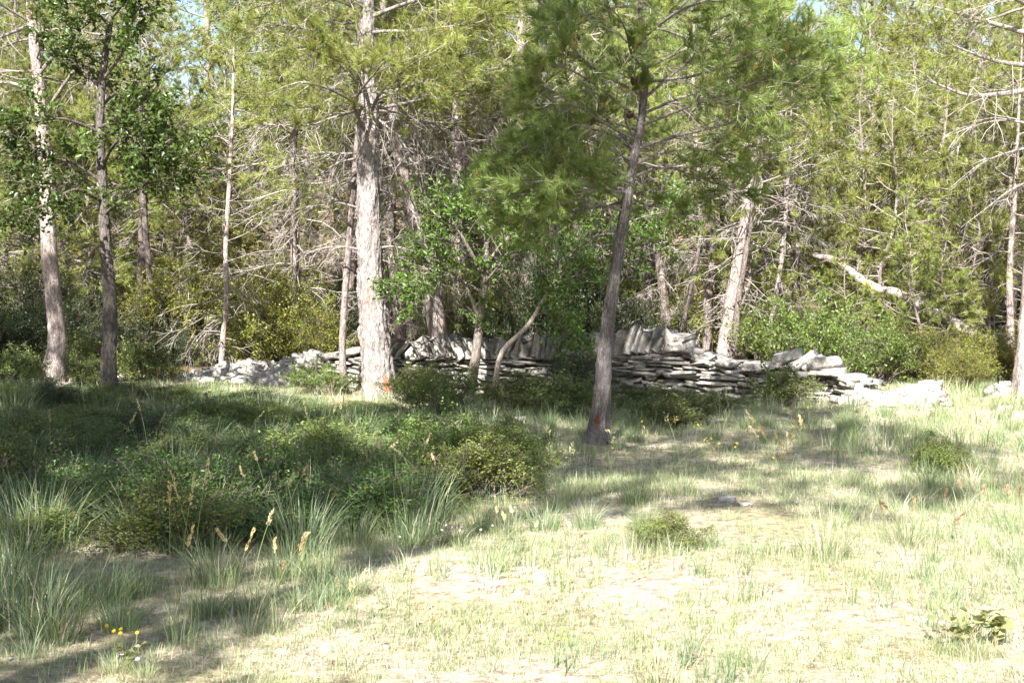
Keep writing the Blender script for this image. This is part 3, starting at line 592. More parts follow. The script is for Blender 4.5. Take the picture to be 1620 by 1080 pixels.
for i, (x, y, s, rz) in enumerate(SH):
    loc = (x, y, float(ground_z(x, y))); lb = "tall pine standing left of the clearing beyond the picture edge, shading the low shrubs"; g = "pines left of the clearing"
    if i == 0: sp.location = loc; sp.scale = (s,) * 3; sp.rotation_euler[2] = rz; tag(sp, lb, "tree", g)
    else: copy_tree(sp, loc, rz, s, lb, g, "tree")

# ------------------------------------------------------------------ broad-leaved trees and shrubs
def leafy(rng, root, stems, srad, n_sec, sec_len, n_ter, ter_len, leaf, n_leaf, col, twcol=C_TWIG_D * .75, joined=True, spread=0.05, curl=0.25, aspect=0.55, var=0.35, orange=0.0, upb=0.7, t0=0.25, simple=False, stem_cols=None, stem_name="stem"):
    bt, bl = Bag(), Bag(); N = len(stems)
    if joined: v, f = tubes(stems, srad, 5); bt.add(v, f, twcol)
    else:
        for q in range(N):
            p = resample(stems[q], 16); rr = np.interp(np.linspace(0, 1, 16), np.linspace(0, 1, stems.shape[1]), srad[q])
            v, f = tubes(p[None], rr[None], 9); n1 = vnoise(v * 26)[:, None]
            sc_ = np.asarray(stem_cols[q]) if stem_cols and q in stem_cols else twcol
            obj(stem_name, mesh_np(stem_name, v + (n1 - .5) * 0.01, f, M_BARK, sc_ * (0.7 + 0.6 * n1), True), root)
    idx = np.repeat(np.arange(N), n_sec); n = len(idx)
    sec = sprout(rng, stems, idx, rng.uniform(t0, 1, n), rng.uniform(.4, 1.2, n), sec_len * rng.uniform(.5, 1.25, n), 5, curl, .3, .3)
    v, f = tubes(sec, np.linspace(1, .4, 5)[None] * (0.004 + .004 * sec_len) * np.ones((n, 1)), 3); bt.add(v, f, twcol)
    j = np.repeat(np.arange(n), n_ter); m = len(j)
    ter = sprout(rng, sec, j, rng.uniform(.2, 1, m), rng.uniform(.3, 1.1, m), ter_len * rng.uniform(.5, 1.3, m), 3, curl, .35, .2)
    v, f = ribbons(rng, ter, np.array([[1, .8, .5]]) * 0.0026 * np.ones((m, 1))); bt.add(v, f, twcol)
    li = np.repeat(np.arange(m), n_leaf); k = len(li)
    p, tg = sample(ter, li, rng.uniform(.1, 1, k)); p = p + rng.normal(0, spread, (k, 3)) * 0.5
    nr = rng.normal(0, 1, (k, 3)) + UP * upb
    v, f = leaves(rng, p, nr, leaf * rng.uniform(.6, 1.25, k), aspect, simple)
    cl = noise2(p[:, 0] + p[:, 2], p[:, 1] - p[:, 2] * .5, 2.2)[:, None]
    c = np.asarray(col) * (1 - var + 2 * var * cl) * rng.uniform(.75, 1.25, (k, 1))
    if orange: c = np.where(rng.random((k, 1)) < orange, np.array([.35, .17, .03]), c)
    bl.add(v, f, np.repeat(c, 4 if simple else 7, 0))
    tag(obj("twigs", bt.mesh("twigs", M_TWIG), root), kind="stuff")
    tag(obj("foliage", bl.mesh("foliage", M_LEAF), root), kind="stuff")

def shrub_stems(rng, n, H, W, K=6):
    out = []
    for i in range(n):
        a = rng.uniform(0, 6.283); tl = rng.uniform(0, 1) ** .7; d = np.array([math.cos(a) * tl * W, math.sin(a) * tl * W, H * rng.uniform(.65, 1.05) * (1 - .45 * tl)])
        b = np.array([math.cos(a), math.sin(a), 0]) * W * 0.12 * tl
        p = b + d * np.linspace(0, 1, K)[:, None] ** np.array([[.8, .8, 1.1]]); p[1:] += rng.normal(0, .035 * H, (K - 1, 3)); p[0, 2] = -.03
        out.append(p)
    return np.array(out), np.linspace(.008 + .006 * H, .004, K)[None].repeat(n, 0)
def shrub_proto(seed, H, W, n, leaf, col, name="shrub", dens=1.0, **kw):
    rng = np.random.default_rng(seed); root = obj(name, None); st, sr = shrub_stems(rng, n, H, W)
    leafy(rng, root, st, sr, int(7 * dens), .34 * H, int(4 * dens), .2 * H, leaf, 9, col, **kw); return root

# oak on the left
rows = [(173, 632, 28), (172, 585, 25), (170, 550, 23), (176, 495, 22), (170, 430, 19), (166, 370, 18), (163, 300, 16), (158, 200, 13), (165, 100, 11), (180, 0, 8)]
D = 17.4; root, path, rad = pix_trunk(rows, D, 6.6)
t = thing("oak_tree", root, "dark trunked oak with lobed green leaves right of the pale leftmost trunk", "tree"); rng = np.random.default_rng(51)
me, c, r = trunk_mesh("trunk", path, rad, 36, 0.035, np.array([.17, .15, .135]), .13, 1.25, 8, (), 9.0); obj("trunk", me, t)
lm = pix_limbs([[(164, 310, 0), (215, 280, -.3), (250, 260, -.5), (285, 260, -.6)], [(165, 340, 0), (200, 310, -.4), (235, 290, -.6), (262, 285, -.7)], [(163, 290, 0), (120, 260, -.2), (80, 250, -.4), (40, 240, -.4)], [(163, 300, 0), (110, 290, .3), (60, 290, .4), (10, 270, .5)],
    [(158, 210, 0), (110, 190, -.3), (70, 190, -.5), (30, 200, -.6)], [(158, 200, 0), (200, 190, -.3), (230, 190, -.5), (255, 200, -.6)], [(160, 130, 0), (190, 90, -.2), (205, 50, -.3), (215, 20, -.3)], [(160, 140, 0), (130, 110, .2), (100, 90, .3), (80, 80, .4)],
    [(163, 260, 0), (180, 230, -.6), (200, 215, -.9), (220, 220, -1.0)], [(160, 170, 0), (180, 150, .5), (200, 150, .8), (220, 160, 1.0)], [(175, 40, 0), (150, 20, -.3), (130, 0, -.5), (110, -10, -.6)], [(175, 30, 0), (200, 0, -.2), (215, -20, -.3), (230, -30, -.4)], [(164, 320, 0), (120, 300, -.5), (80, 320, -.8), (50, 330, -.9)]], D, root, 1, .022)
leafy(rng, t, lm[0], lm[1], 16, .6, 6, .28, .08, 8, (.075, .13, .026), joined=False, stem_name="branch", upb=.9, t0=.2)

# leafy shrub in front of the wall, in the middle
D = 18.0; root = G(752, 628)
t = thing("leafy_shrub", root, "bright green leafy shrub with crooked pale stems in front of the wall's middle", "shrub"); rng = np.random.default_rng(52)
def px_stem(rows, d):
    return resample(np.array([P(a, b, d + q) for a, b, q in rows]) - root, 12), 0
s1 = [[(742, 628, 0), (752, 570, 0), (760, 500, .1), (768, 430, .1), (770, 370, .1)], [(782, 628, -.3), (793, 560, -.5), (835, 515, -.5), (862, 470, -.4), (905, 400, -.2)], [(760, 510, .1), (735, 450, 0), (700, 420, -.2), (670, 385, -.3)],
      [(765, 440, .1), (740, 390, -.1), (720, 360, -.2), (690, 340, -.3)], [(768, 420, .1), (800, 380, 0), (830, 350, 0), (850, 330, 0)], [(862, 470, -.2), (880, 450, -.4), (900, 440, -.5), (930, 430, -.6)], [(770, 380, .1), (760, 350, .2), (750, 335, .3), (735, 325, .3)], [(765, 450, .1), (790, 420, -.3), (810, 390, -.5), (830, 375, -.6)],
      [(850, 490, -.3), (870, 500, -.4), (885, 515, -.4), (900, 530, -.4)], [(760, 460, .1), (720, 440, .3), (690, 430, .4), (660, 420, .5)], [(905, 400, -.2), (930, 380, -.3), (960, 370, -.3), (1000, 375, -.3)], [(700, 425, 0), (680, 430, -.3), (660, 440, -.4), (645, 455, -.4)],
      [(905, 405, -.2), (900, 370, 0), (905, 340, .1), (915, 320, .1)], [(900, 410, -.2), (930, 410, .2), (970, 400, .4), (1040, 380, .5)], [(960, 372, -.3), (1000, 350, -.1), (1030, 340, 0), (1060, 335, .1)]]
w1 = [.085, .045, .03, .03, .03, .022, .022, .022, .014, .022, .024, .014, .02, .02, .016]
st = np.array([px_stem(q, D)[0] for q in s1]); sr = np.array([np.linspace(w, .4 * w, 12) for w in w1])
leafy(rng, t, st, sr, 19, .58, 5, .25, .068, 9, (.095, .175, .026), np.array([.20, .17, .145]), joined=False, upb=.8, aspect=.45, t0=.4, stem_cols={1: (.42, .36, .29)})

# shrub prototypes
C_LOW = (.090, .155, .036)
S = {'low': [shrub_proto(71 + i, .6, .5, 24, .027, C_LOW, dens=1.3, aspect=.6, orange=.006, simple=True) for i in range(3)],
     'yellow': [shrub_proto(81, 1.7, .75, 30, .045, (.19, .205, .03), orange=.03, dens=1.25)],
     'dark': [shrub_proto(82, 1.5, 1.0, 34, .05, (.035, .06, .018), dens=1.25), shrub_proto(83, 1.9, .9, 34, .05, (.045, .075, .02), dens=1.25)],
     'bright': [shrub_proto(84, 1.5, .9, 26, .06, (.12, .175, .035), dens=1.05, upb=.9)],
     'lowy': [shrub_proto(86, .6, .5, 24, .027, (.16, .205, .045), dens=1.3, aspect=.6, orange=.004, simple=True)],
     'mid': [shrub_proto(85, .9, .6, 22, .045, (.13, .165, .045), dens=1.2)]}
first = {}
def put(kind, k, loc, s, label, group=None, name=None, rz=None):
    pr = S[kind][k % len(S[kind])]; rz = R.uniform(0, 6.28) if rz is None else rz
    if pr.name in first: o = copy_tree(pr, loc, rz, s, label, None, "shrub")
    else:
        first[pr.name] = 1; o = pr; o.location = tuple(loc); o.rotation_euler[2] = rz; o.scale = (s, s, s) if np.isscalar(s) else s; tag(o, label, "shrub")
    if group: o["group"] = group
    elif "group" in o: del o["group"]
    return o
put('yellow', 0, GD(455, 22.0), (1.15, 1.0, 1.0), "tall yellow green shrub flecked with orange behind the collapsed wall end")
put('yellow', 0, GD(405, 22.4), (.85, .8, .75), "smaller yellow green shrub next to the thin pale sapling")
put('yellow', 0, GD(500, 21.6), (.7, .7, .7), "low yellow green shrub just behind the pole thin trunk")
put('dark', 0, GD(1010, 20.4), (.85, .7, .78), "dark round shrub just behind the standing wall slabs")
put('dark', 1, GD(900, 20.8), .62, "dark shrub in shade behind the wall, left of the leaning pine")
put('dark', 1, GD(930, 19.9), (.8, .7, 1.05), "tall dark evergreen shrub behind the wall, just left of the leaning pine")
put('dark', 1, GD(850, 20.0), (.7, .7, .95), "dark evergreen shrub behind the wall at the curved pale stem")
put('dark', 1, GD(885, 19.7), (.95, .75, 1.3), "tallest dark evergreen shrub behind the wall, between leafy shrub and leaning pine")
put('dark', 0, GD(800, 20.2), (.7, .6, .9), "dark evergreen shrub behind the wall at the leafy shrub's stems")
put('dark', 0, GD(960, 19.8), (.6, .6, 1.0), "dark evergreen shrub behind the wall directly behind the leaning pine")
put('dark', 0, G(920, 634), (.42, .35, .5), "dark shrub in front of the wall, left of the leaning pine")
put('bright', 0, GD(1300, 19.9), (.85, .8, .95), "bright green leafy shrub behind the big tilted slabs")
put('bright', 0, GD(1225, 20.6), (.75, .7, .85), "bright green shrub just left of the big tilted slabs")
put('bright', 0, GD(1385, 20.6), (.7, .7, .75), "bright green shrub behind the low rubble end of the wall")
put('mid', 0, G(1240, 640), (.65, .6, .55), "small grey green shrub in front of the wall near the big tilted slabs")
put('mid', 0, G(1075, 672), (1.15, .8, .38), "rounded green shrub in the grass right of the leaning pine")
put('mid', 0, G(1125, 652), (.6, .5, .3), "small green shrub against the shaded right part of the wall")
put('mid', 0, G(1030, 648), (.9, .7, .36), "green shrub at the wall foot just right of the leaning pine")
put('bright', 0, G(700, 655), (.62, .5, .40), "low bright yellow green shrub between the largest pine and the leafy shrub")
put('mid', 0, G(655, 632), (.7, .6, .5), "green shrub against the wall right of the largest pine")
put('mid', 0, G(830, 648), (.85, .8, .5), "green shrub at the foot of the curved pale stem")
put('mid', 0, G(895, 655), (.9, .8, .5), "green shrub just left of the leaning pine")
put('bright', 0, G(505, 622), (.45, .45, .3), "low bright shrub at the wall foot left of the pole thin trunk")
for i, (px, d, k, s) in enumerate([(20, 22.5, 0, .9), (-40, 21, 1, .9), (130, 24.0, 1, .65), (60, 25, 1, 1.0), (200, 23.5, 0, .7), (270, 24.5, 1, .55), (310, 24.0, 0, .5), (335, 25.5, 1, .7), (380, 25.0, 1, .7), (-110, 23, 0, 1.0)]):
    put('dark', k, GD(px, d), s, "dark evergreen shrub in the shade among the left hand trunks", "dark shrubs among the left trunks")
for i, (px, d, s) in enumerate([(110, 21.6, .8), (215, 20.6, .75), (25, 19.6, .7), (255, 20.5, .5), (140, 20.2, .5)]):
    put('mid', 0, GD(px, d), s, "low green undergrowth shrub around the left hand trunks", "undergrowth around the left trunks")
for i, (px, d, s) in enumerate([(1420, 21.4, .75), (1480, 20.6, .7), (1540, 20.8, .75), (1440, 23, .9), (1590, 21, .6), (1660, 20, .9), (1520, 19, .55)]):
    put('yellow', 0, GD(px, d), (s, s, s * .7), "yellow green undergrowth shrub behind the right end of the wall", "undergrowth at the right")
for i in range(60):
    px = R.uniform(-150, 1780); d = R.uniform(24, 46); k = R.choice(['dark', 'mid', 'yellow', 'yellow'])
    put(k, i, GD(px, d), R.uniform(.7, 1.3) * (1.3 if k == 'mid' else 1), "undergrowth shrub in the gloom of the wood behind the wall", "undergrowth in the wood")
# the low shrub mass on the left, partly in shade
def in_poly(x, y, poly):
    c = False; j = len(poly) - 1
    for i in range(len(poly)):
        if (poly[i][1] > y) != (poly[j][1] > y) and x < (poly[j][0] - poly[i][0]) * (y - poly[i][1]) / (poly[j][1] - poly[i][1]) + poly[i][0]: c = not c
        j = i
    return c
LOWP = [(-220, 640), (-150, 625), (260, 628), (420, 640), (560, 640), (680, 668), (690, 690), (560, 700), (640, 722), (800, 730), (850, 775), (760, 812), (640, 815), (520, 830), (400, 858), (250, 880), (60, 905), (-250, 930)]
pts = []
tries = 0
while tries < 6000:
    tries += 1
    py = 620 + 300 * R.random(); px = R.uniform(-230, 860)
    if not in_poly(px, py, LOWP): continue
    g = G(px, py)
    if float(noise2(g[0], g[1], 1.1, 15.)) > .68: continue
    th = .54 ** 2 * (.6 + .9 * float(noise2(g[0], g[1], .9, 8.0)))
    if all((g[0] - q[0]) ** 2 + (g[1] - q[1]) ** 2 > th for q in pts): pts.append(g)
for i, g in enumerate(pts):
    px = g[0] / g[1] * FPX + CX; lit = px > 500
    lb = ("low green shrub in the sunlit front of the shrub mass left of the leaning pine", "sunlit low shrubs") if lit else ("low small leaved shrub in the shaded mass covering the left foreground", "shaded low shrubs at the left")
    s = R.uniform(.7, 1.15)
    if R.random() < .22:
        kk = R.choice(['mid', 'bright', 'dark']); q = {'mid': .55, 'bright': .34, 'dark': .33}[kk] * R.uniform(.8, 1.2); hz = q * float(np.interp(g[1], [8, 16], [1.0, .55]))
        put(kk, i, g, (q, q, hz), *lb); continue
    put('lowy' if R.random() < (.55 if lit else .3) else 'low', i, g, (s, s, R.choice([.5, .75, .95, 1.1, 1.35]) * R.uniform(.9, 1.1) * float(np.interp(g[1], [8, 10.5, 13, 16], [.62, .52, .36, .26]))), *lb)  # yellow-green kind mixed in, commoner on the lit side to put sunlight into colour
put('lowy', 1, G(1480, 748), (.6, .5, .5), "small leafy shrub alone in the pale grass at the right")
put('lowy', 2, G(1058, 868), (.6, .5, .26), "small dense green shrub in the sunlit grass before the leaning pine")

# ------------------------------------------------------------------ stones
def stone_mesh(seed, sub=3):
    rng = np.random.default_rng(seed); g = np.linspace(-.5, .5, sub + 1); V = {}; vs = []; fs = []
    def vid(p):
        k = tuple(np.round(p, 4))
        if k not in V: V[k] = len(vs); vs.append(np.array(p))
        return V[k]
    for ax in range(3):
        for s in (-.5, .5):
            for i in range(sub):
                for j in range(sub):
                    q = []
                    for (a, b) in ((i, j), (i + 1, j), (i + 1, j + 1), (i, j + 1)):
                        p = [0, 0, 0]; p[ax] = s; p[(ax + 1) % 3] = g[a]; p[(ax + 2) % 3] = g[b]; q.append(vid(p))
                    fs.append(q if s > 0 else q[::-1])
    v = np.array(vs); l = np.linalg.norm(v, axis=1, keepdims=True)
    v = v * (.94 + .06 * (.5 / l))                                 # knock the corners off
    v = v + (vnoise(v * 2.2 + seed * 5)[:, None] - .5) * norm(v) * .34 + rng.normal(0, .035, v.shape)
    v[:, 0] *= 1 + .25 * rng.normal() * v[:, 2]; v[:, 2] *= 1 + .3 * rng.normal() * v[:, 0]
    return v, np.array(fs)
STV = [stone_mesh(200 + i) for i in range(16)]
STM = [mesh_np("stone", v, f, M_STONE) for v, f in STV]
def slab_mesh(seed):
    rng = np.random.default_rng(seed); g = [-.5, -.1, .3, .5]; tp = rng.uniform(.35, .9); sk = rng.normal(0, .2); ring = []
    for i, z in enumerate(g):
        w = (1 + (tp - 1) * (z + .5)) * .5
        ring.append([[(-w if a < 2 else w) + sk * z + rng.normal(0, .06), (-.5 if a in (0, 3) else .5) + rng.normal(0, .05), z + (rng.normal(0, .10) if i == 3 else rng.normal(0, .03))] for a in range(4)])
    v = np.array(ring).reshape(-1, 3); f = [[0, 3, 2, 1], [12, 13, 14, 15]]
    for i in range(3):
        for a in range(4): f.append([4 * i + a, 4 * i + (a + 1) % 4, 4 * i + 4 + (a + 1) % 4, 4 * i + 4 + a][::-1])
    return mesh_np("slab", v, np.array(f), M_STONE)
SLB = [slab_mesh(400 + i) for i in range(12)]
def rotm(rx, ry, rz):
    cx, sx, cy, sy, cz, sz = math.cos(rx), math.sin(rx), math.cos(ry), math.sin(ry), math.cos(rz), math.sin(rz)
    return np.array([[cz, -sz, 0], [sz, cz, 0], [0, 0, 1]]) @ np.array([[cy, 0, sy], [0, 1, 0], [-sy, 0, cy]]) @ np.array([[1, 0, 0], [0, cx, -sx], [0, sx, cx]])
def stone(parent, p, size, rot, k, joined=None):
    k = int(k) % 16
    if joined is not None:
        v, f = STV[k]; joined.add((v * np.array(size)) @ rotm(*rot).T + p, f, .4); return
    o = obj("stone", STM[k], parent, p); o.scale = tuple(float(q) for q in size); o.rotation_euler = tuple(float(q) for q in rot); return o

class WallPath:
    def __init__(s, pts): s.p = np.array(pts, float); s.px = s.p[:, 0]; s.d = s.p[:, 1]; s.top = s.p[:, 2]
    def at(s, px):
        d = np.interp(px, s.px, s.d); x = (px - CX) / FPX * d
        e = 4; d2 = np.interp(px + e, s.px, s.d); x2 = (px + e - CX) / FPX * d2
        return np.array([x, d]), math.atan2(d2 - d, x2 - x), EYE - (np.interp(px, s.px, s.top) - HZ) / FPX * d
def build_wall(t, root, wp, rng, ch=(.05, .085), lenr=(.16, .46), limit=300, thick=.62, jitter=.03):
    """courses of flat stones up to the wall's top line; the front face as single stones, the heart and back as joined rubble"""
    fill = Bag(); cnt = 0
    z = -.04; k = 0
    while z < 1.3:
        h = rng.uniform(*ch); px = wp.px[0] + rng.uniform(0, 20); any_ = False
        while px < wp.px[-1]:
            xy, a, zt = wp.at(px); L = rng.uniform(*lenr) * (1.15 if rng.random() < .2 else 1)
            dpx = L * math.cos(a) * FPX / xy[1]; mid = min(px + dpx / 2, wp.px[-1]); xy, a, zt = wp.at(mid)
            gz = float(ground_z(xy[0], xy[1])); px += dpx * rng.uniform(.97, 1.04)
            if z + gz + h * .55 > zt: continue
            any_ = True; nrm = np.array([math.sin(a), -math.cos(a)]); off = rng.normal(0, jitter) - (z * .10)
            hh = h * rng.uniform(.7, 1.1); tilt = rng.normal(0, .085)
            pos = np.array([*(xy + nrm * (off)), gz + z + h / 2 + rng.normal(0, .012) + .09 * (noise2(mid * .02, z * 3, 1.0) - .5)])
            if cnt < limit: stone(t, pos - root, (L * .98, rng.uniform(.26, .40), hh), (rng.normal(0, .05), tilt, a + rng.normal(0, .07)), rng.integers(16)); cnt += 1
            else: stone(None, pos - root, (L * 1.04, .3, hh), (0, tilt, a), rng.integers(16), fill)
            for q in (-.28, -.52):
                p2 = np.array([*(xy + nrm * (q + rng.normal(0, .03))), gz + z + h / 2 - .012])
                stone(None, p2 - root, (L * 1.06, .34, hh), (rng.normal(0, .05), rng.normal(0, .05), a + rng.normal(0, .1)), rng.integers(16), fill)
        z += h * .96; k += 1
        if not any_: break
    return fill, cnt

def wall_thing(name, label, pts, seed, limit=300, **kw):
    wp = WallPath(pts); rng = np.random.default_rng(seed); c0, _, _ = wp.at((wp.px[0] + wp.px[-1]) / 2)
    root = np.array([c0[0], c0[1], float(ground_z(*c0))]); t = thing(name, root, label, "wall")
    fill, cnt = build_wall(t, root, wp, rng, limit=limit, **kw)
    return t, root, wp, rng, fill
def finish(t, fill): tag(obj("rubble_fill", fill.mesh("rubble_fill", M_STONE), t), kind="stuff")

# long wall: (photo column, distance, photo row of the top of the flat courses)
t, root, wp, rng, fill = wall_thing("dry_stone_wall", "long grey dry stone wall with upright slabs on top, running behind the pines",
    [(470, 21.0, 585), (500, 20.6, 572), (540, 20.2, 562), (580, 19.8, 558), (620, 19.4, 560), (680, 19.1, 562), (760, 18.9, 562), (860, 18.7, 560), (960, 18.5, 556), (1050, 18.2, 552), (1085, 18.0, 556), (1130, 17.8, 568), (1170, 17.6, 576), (1205, 17.5, 580)], 5, 260, ch=(.042, .08), lenr=(.15, .42))
def coping(px0, px1, hpx, lean, wpx, seed):
    rg = np.random.default_rng(seed); px = px0
    while px < px1:
        w = rg.uniform(*wpx); xy, a, zt = wp.at(px + w / 2); d = xy[1]; hh = rg.uniform(*hpx) / FPX * d; le = lean + rg.normal(0, .13)
        L = w / FPX * d
        pos = np.array([xy[0] + math.sin(le) * hh * .4, d + rg.normal(0, .04), zt + hh * math.cos(le) * .42])
        o = stone(t, pos - root, (L * .86, rg.uniform(.28, .42), hh * 1.05), (rg.normal(0, .08), le, a + rg.normal(0, .25)), rg.integers(16)); o.data = SLB[rg.integers(12)]; o.name = 'slab'; px += w * .95
coping(606, 668, (28, 38), .75, (9, 14), 1); coping(668, 775, (24, 36), -.45, (9, 15), 2); coping(775, 960, (24, 38), .2, (10, 16), 3)
coping(960, 1058, (26, 44), .30, (8, 15), 4)
for (px, py, w, h, ry) in [(1063, 541, 17, 30, .3), (1078, 547, 36, 17, -.1), (1080, 534, 26, 12, -.05), (590, 552, 30, 12, -.1), (560, 556, 34, 12, -.15), (530, 562, 30, 11, -.25), (1112, 566, 34, 14, .15), (1150, 574, 30, 12, .1), (1100, 556, 26, 11, .2), (1190, 580, 30, 12, 0)]:
    xy, a, zt = wp.at(px); p = P(px, py, xy[1] - .02); stone(t, p - root, (w / FPX * xy[1] * .95, .32, h / FPX * xy[1] * .95), (.1, ry, a + .15 * math.sin(px)), px)
finish(t, fill)

def heap(t, root, wp, rng, n, size=(.12, .32), thick=.5, fill=None, nfill=0):
    for i in range(n + nfill):
        px = rng.uniform(wp.px[0], wp.px[-1]); xy, a, zt = wp.at(px); gz = float(ground_z(*xy)); H = max(.06, zt - gz)
        y = rng.uniform(-1, .5) * thick; f = 1 - abs(y) / (thick * 1.15) if y < 0 else 1 - y / (thick * 1.6)
        sz = rng.uniform(*size) * (.6 + .4 * min(1, H / .4)); fl = rng.uniform(.3, .6)
        hi = max(.0, H * f - sz * fl * .5); z = hi if i < n else hi * rng.uniform(.0, .8)
        nrm = np.array([math.sin(a), -math.cos(a)]); p = np.array([*(xy - nrm * y), gz + z])
        stone(t, p - root, (sz, sz * rng.uniform(.6, 1), sz * fl), (rng.normal(0, .3), rng.normal(0, .3), rng.uniform(0, 6.28)), rng.integers(16), None if i < n else fill)
# collapsed left end
pts_ = [(285, 22.0, 600), (320, 21.7, 588), (350, 21.5, 579), (385, 21.3, 570), (415, 21.2, 573), (440, 21.1, 577), (470, 20.9, 566), (500, 20.6, 554)]
wp2 = WallPath(pts_); rng = np.random.default_rng(6); c0, _, _ = wp2.at(400); root2 = np.array([*c0, float(ground_z(*c0))])
t2 = thing("collapsed_wall", root2, "sunlit heap of pale tumbled stones at the wall's fallen left end", "rubble")
fill = Bag(); heap(t2, root2, wp2, rng, 250, (.14, .36), .66, fill, 320); finish(t2, fill)
# right section with big tilted slabs, then low rubble
t, root, wp, rng, fill = wall_thing("dry_stone_wall", "short sunlit stone wall section with big tilted slabs, right of the long wall",
    [(1196, 17.9, 582), (1230, 17.8, 582), (1262, 17.7, 590), (1300, 17.5, 590), (1330, 17.3, 592), (1345, 17.2, 605), (1352, 17.15, 622)], 7, 120, ch=(.045, .085), lenr=(.13, .36))
for (px, py, w, h, ry, dd) in [(1248, 565, 46, 22, -.28, .1), (1272, 571, 44, 16, -.62, 0), (1288, 576, 34, 14, -.72, -.05), (1305, 575, 38, 20, -.22, -.1), (1318, 589, 28, 13, -.1, -.1), (1332, 596, 20, 13, .1, -.1), (1222, 577, 30, 9, .05, 0), (1296, 590, 30, 9, 0, -.15), (1340, 606, 22, 12, .3, -.1), (1276, 592, 30, 12, -.1, -.12)]:
    xy, a, zt = wp.at(px); q = P(px, py, xy[1] + dd); stone(t, q - root, (w / FPX * xy[1] * 1.05, .30, h / FPX * xy[1] * .92), (0, ry, a + .1 + .2 * math.sin(px)), px)
finish(t, fill)
wp3 = WallPath([(1345, 17.2, 612), (1375, 17.0, 618), (1400, 16.95, 622), (1430, 16.9, 616), (1460, 16.9, 606), (1485, 16.9, 612)]); c0, _, _ = wp3.at(1410); r3 = np.array([*c0, float(ground_z(*c0))])
t3 = thing("rubble_row", r3, "low row of tumbled pale stones trailing right from the tilted slabs", "rubble"); fill = Bag(); heap(t3, r3, wp3, np.random.default_rng(8), 120, (.10, .3), .4, fill, 120); finish(t3, fill)
wp4 = WallPath([(1568, 17.6, 616), (1582, 17.6, 604), (1600, 17.5, 606), (1612, 17.4, 622)]); c0, _, _ = wp4.at(1590); r4 = np.array([*c0, float(ground_z(*c0))])
t4 = thing("stone_pile", r4, "small pile of pale stones at the far right beside the cut off trunk", "rubble"); fill = Bag(); heap(t4, r4, wp4, np.random.default_rng(9), 40, (.10, .26), .3, fill, 30); finish(t4, fill)
wp5 = WallPath([(-60, 20.8, 604), (20, 20.7, 600), (60, 20.6, 604), (120, 20.8, 606), (200, 21.3, 604), (285, 21.9, 603)]); c0, _, _ = wp5.at(120); r5 = np.array([*c0, float(ground_z(*c0))])
t5 = thing("rubble_row", r5, "ankle high scatter of pale stones running left past the dark trunks", "rubble"); fill = Bag(); heap(t5, r5, wp5, np.random.default_rng(10), 110, (.10, .26), .45, fill, 60); finish(t5, fill)
# loose stones in the grass
for i, (px, py, s) in enumerate([(8, 862, .16), (26, 868, .12), (224, 812, .13), (268, 826, .16), (1150, 802, .12), (1180, 808, .09), (820, 668, .18), (845, 690, .14), (690, 672, .16), (1590, 650, .18), (500, 705, .2), (540, 703, .14), (460, 700, .16)]):
    g = G(px, py); v = obj("stone", STM[i % 16], None, g + np.array([0, 0, s * .12])); v.scale = (s, s * .8, s * .45); v.rotation_euler = (0, 0, i)
    tag(v, "loose pale stone lying on the ground in front of the wall", "stone", "loose stones on the ground")
gb = Bag(); rg = np.random.default_rng(77)
for i in range(900):
    y = math.sqrt(rg.uniform(4.5 ** 2, 19 ** 2)); x = rg.uniform(-1, 1) * (y * .42 + .5); sz = rg.uniform(.008, .03) * (1 + y * .04)
    if float(noise2(x, y, .7, 12.)) < .45: continue
    v, f = STV[i % 16]; u = rg.integers(0, len(v), 6)
    o8 = np.array([[a, b, c] for a in (-.5, .5) for b in (-.5, .5) for c in (-.5, .5)]) + rg.normal(0, .12, (8, 3))
    gb.add((o8 * np.array([sz, sz * .8, sz * .5])) @ rotm(0, 0, rg.uniform(0, 6.28)).T + np.array([x, y, float(ground_z(x, y)) + sz * .15]), np.array([[0, 1, 3, 2], [4, 6, 7, 5], [0, 4, 5, 1], [2, 3, 7, 6], [0, 2, 6, 4], [1, 5, 7, 3]]), .4)
tag(obj("gravel", gb.mesh("gravel", M_STONE)), "small pale stone chips scattered over the clearing", "gravel", None, "stuff")
# fallen trunk leaning in the wood at the right
a, b = P(1282, 400, 24.6), P(1475, 492, 23.0); e = b + (b - a) * .75
gz = float(ground_z(e[0], e[1])); e[2] = gz + .06
root = np.array([e[0], e[1], gz]); t = thing("fallen_trunk", root, "broken pale pine trunk slanting down to the right among the pines", "log")
pth = resample(np.array([a, a * .7 + b * .3 + np.array([0, 0, .05]), (a + b) / 2 + np.array([0, 0, -.07]), b * .8 + a * .2 + np.array([0, 0, .04]), b, e]) - root, 60)
v, f = tubes(pth[None], (np.linspace(.06, .115, 60) * np.concatenate([[.25, .6, .85], np.ones(57)]))[None], 14); n1 = vnoise(v * 16)[:, None]; n2 = vnoise(v * 5)[:, None]
v = v + (n1 - .5) * .045 + (n2 - .5) * .06
cc = C_BARK_P * .95 * (.45 + .9 * n1); m = np.exp(-((v[:, :1] - (P(1362, 437, 24)[0] - root[0])) / .16) ** 2) * (v[:, 1:2] < pth[24, 1]); cc = cc * (1 - m) + np.array([.48, .31, .15]) * m
for k in (6, 11, 17, 22, 28, 33, 39):
    dv = norm(np.array([[R.normal(0, .6), R.normal(-.3, .5), R.normal(.4, .7)]]))[0]; L = R.uniform(.15, .6)
    sv, sf = tubes(resample(np.array([pth[k], pth[k] + dv * L * .5 + R.normal(0, .03, 3), pth[k] + dv * L]), 6)[None], np.linspace(.022, .006, 6)[None], 5)
    obj("branch_stub", mesh_np("branch_stub", sv, sf, M_BARK, C_TWIG, True), t)
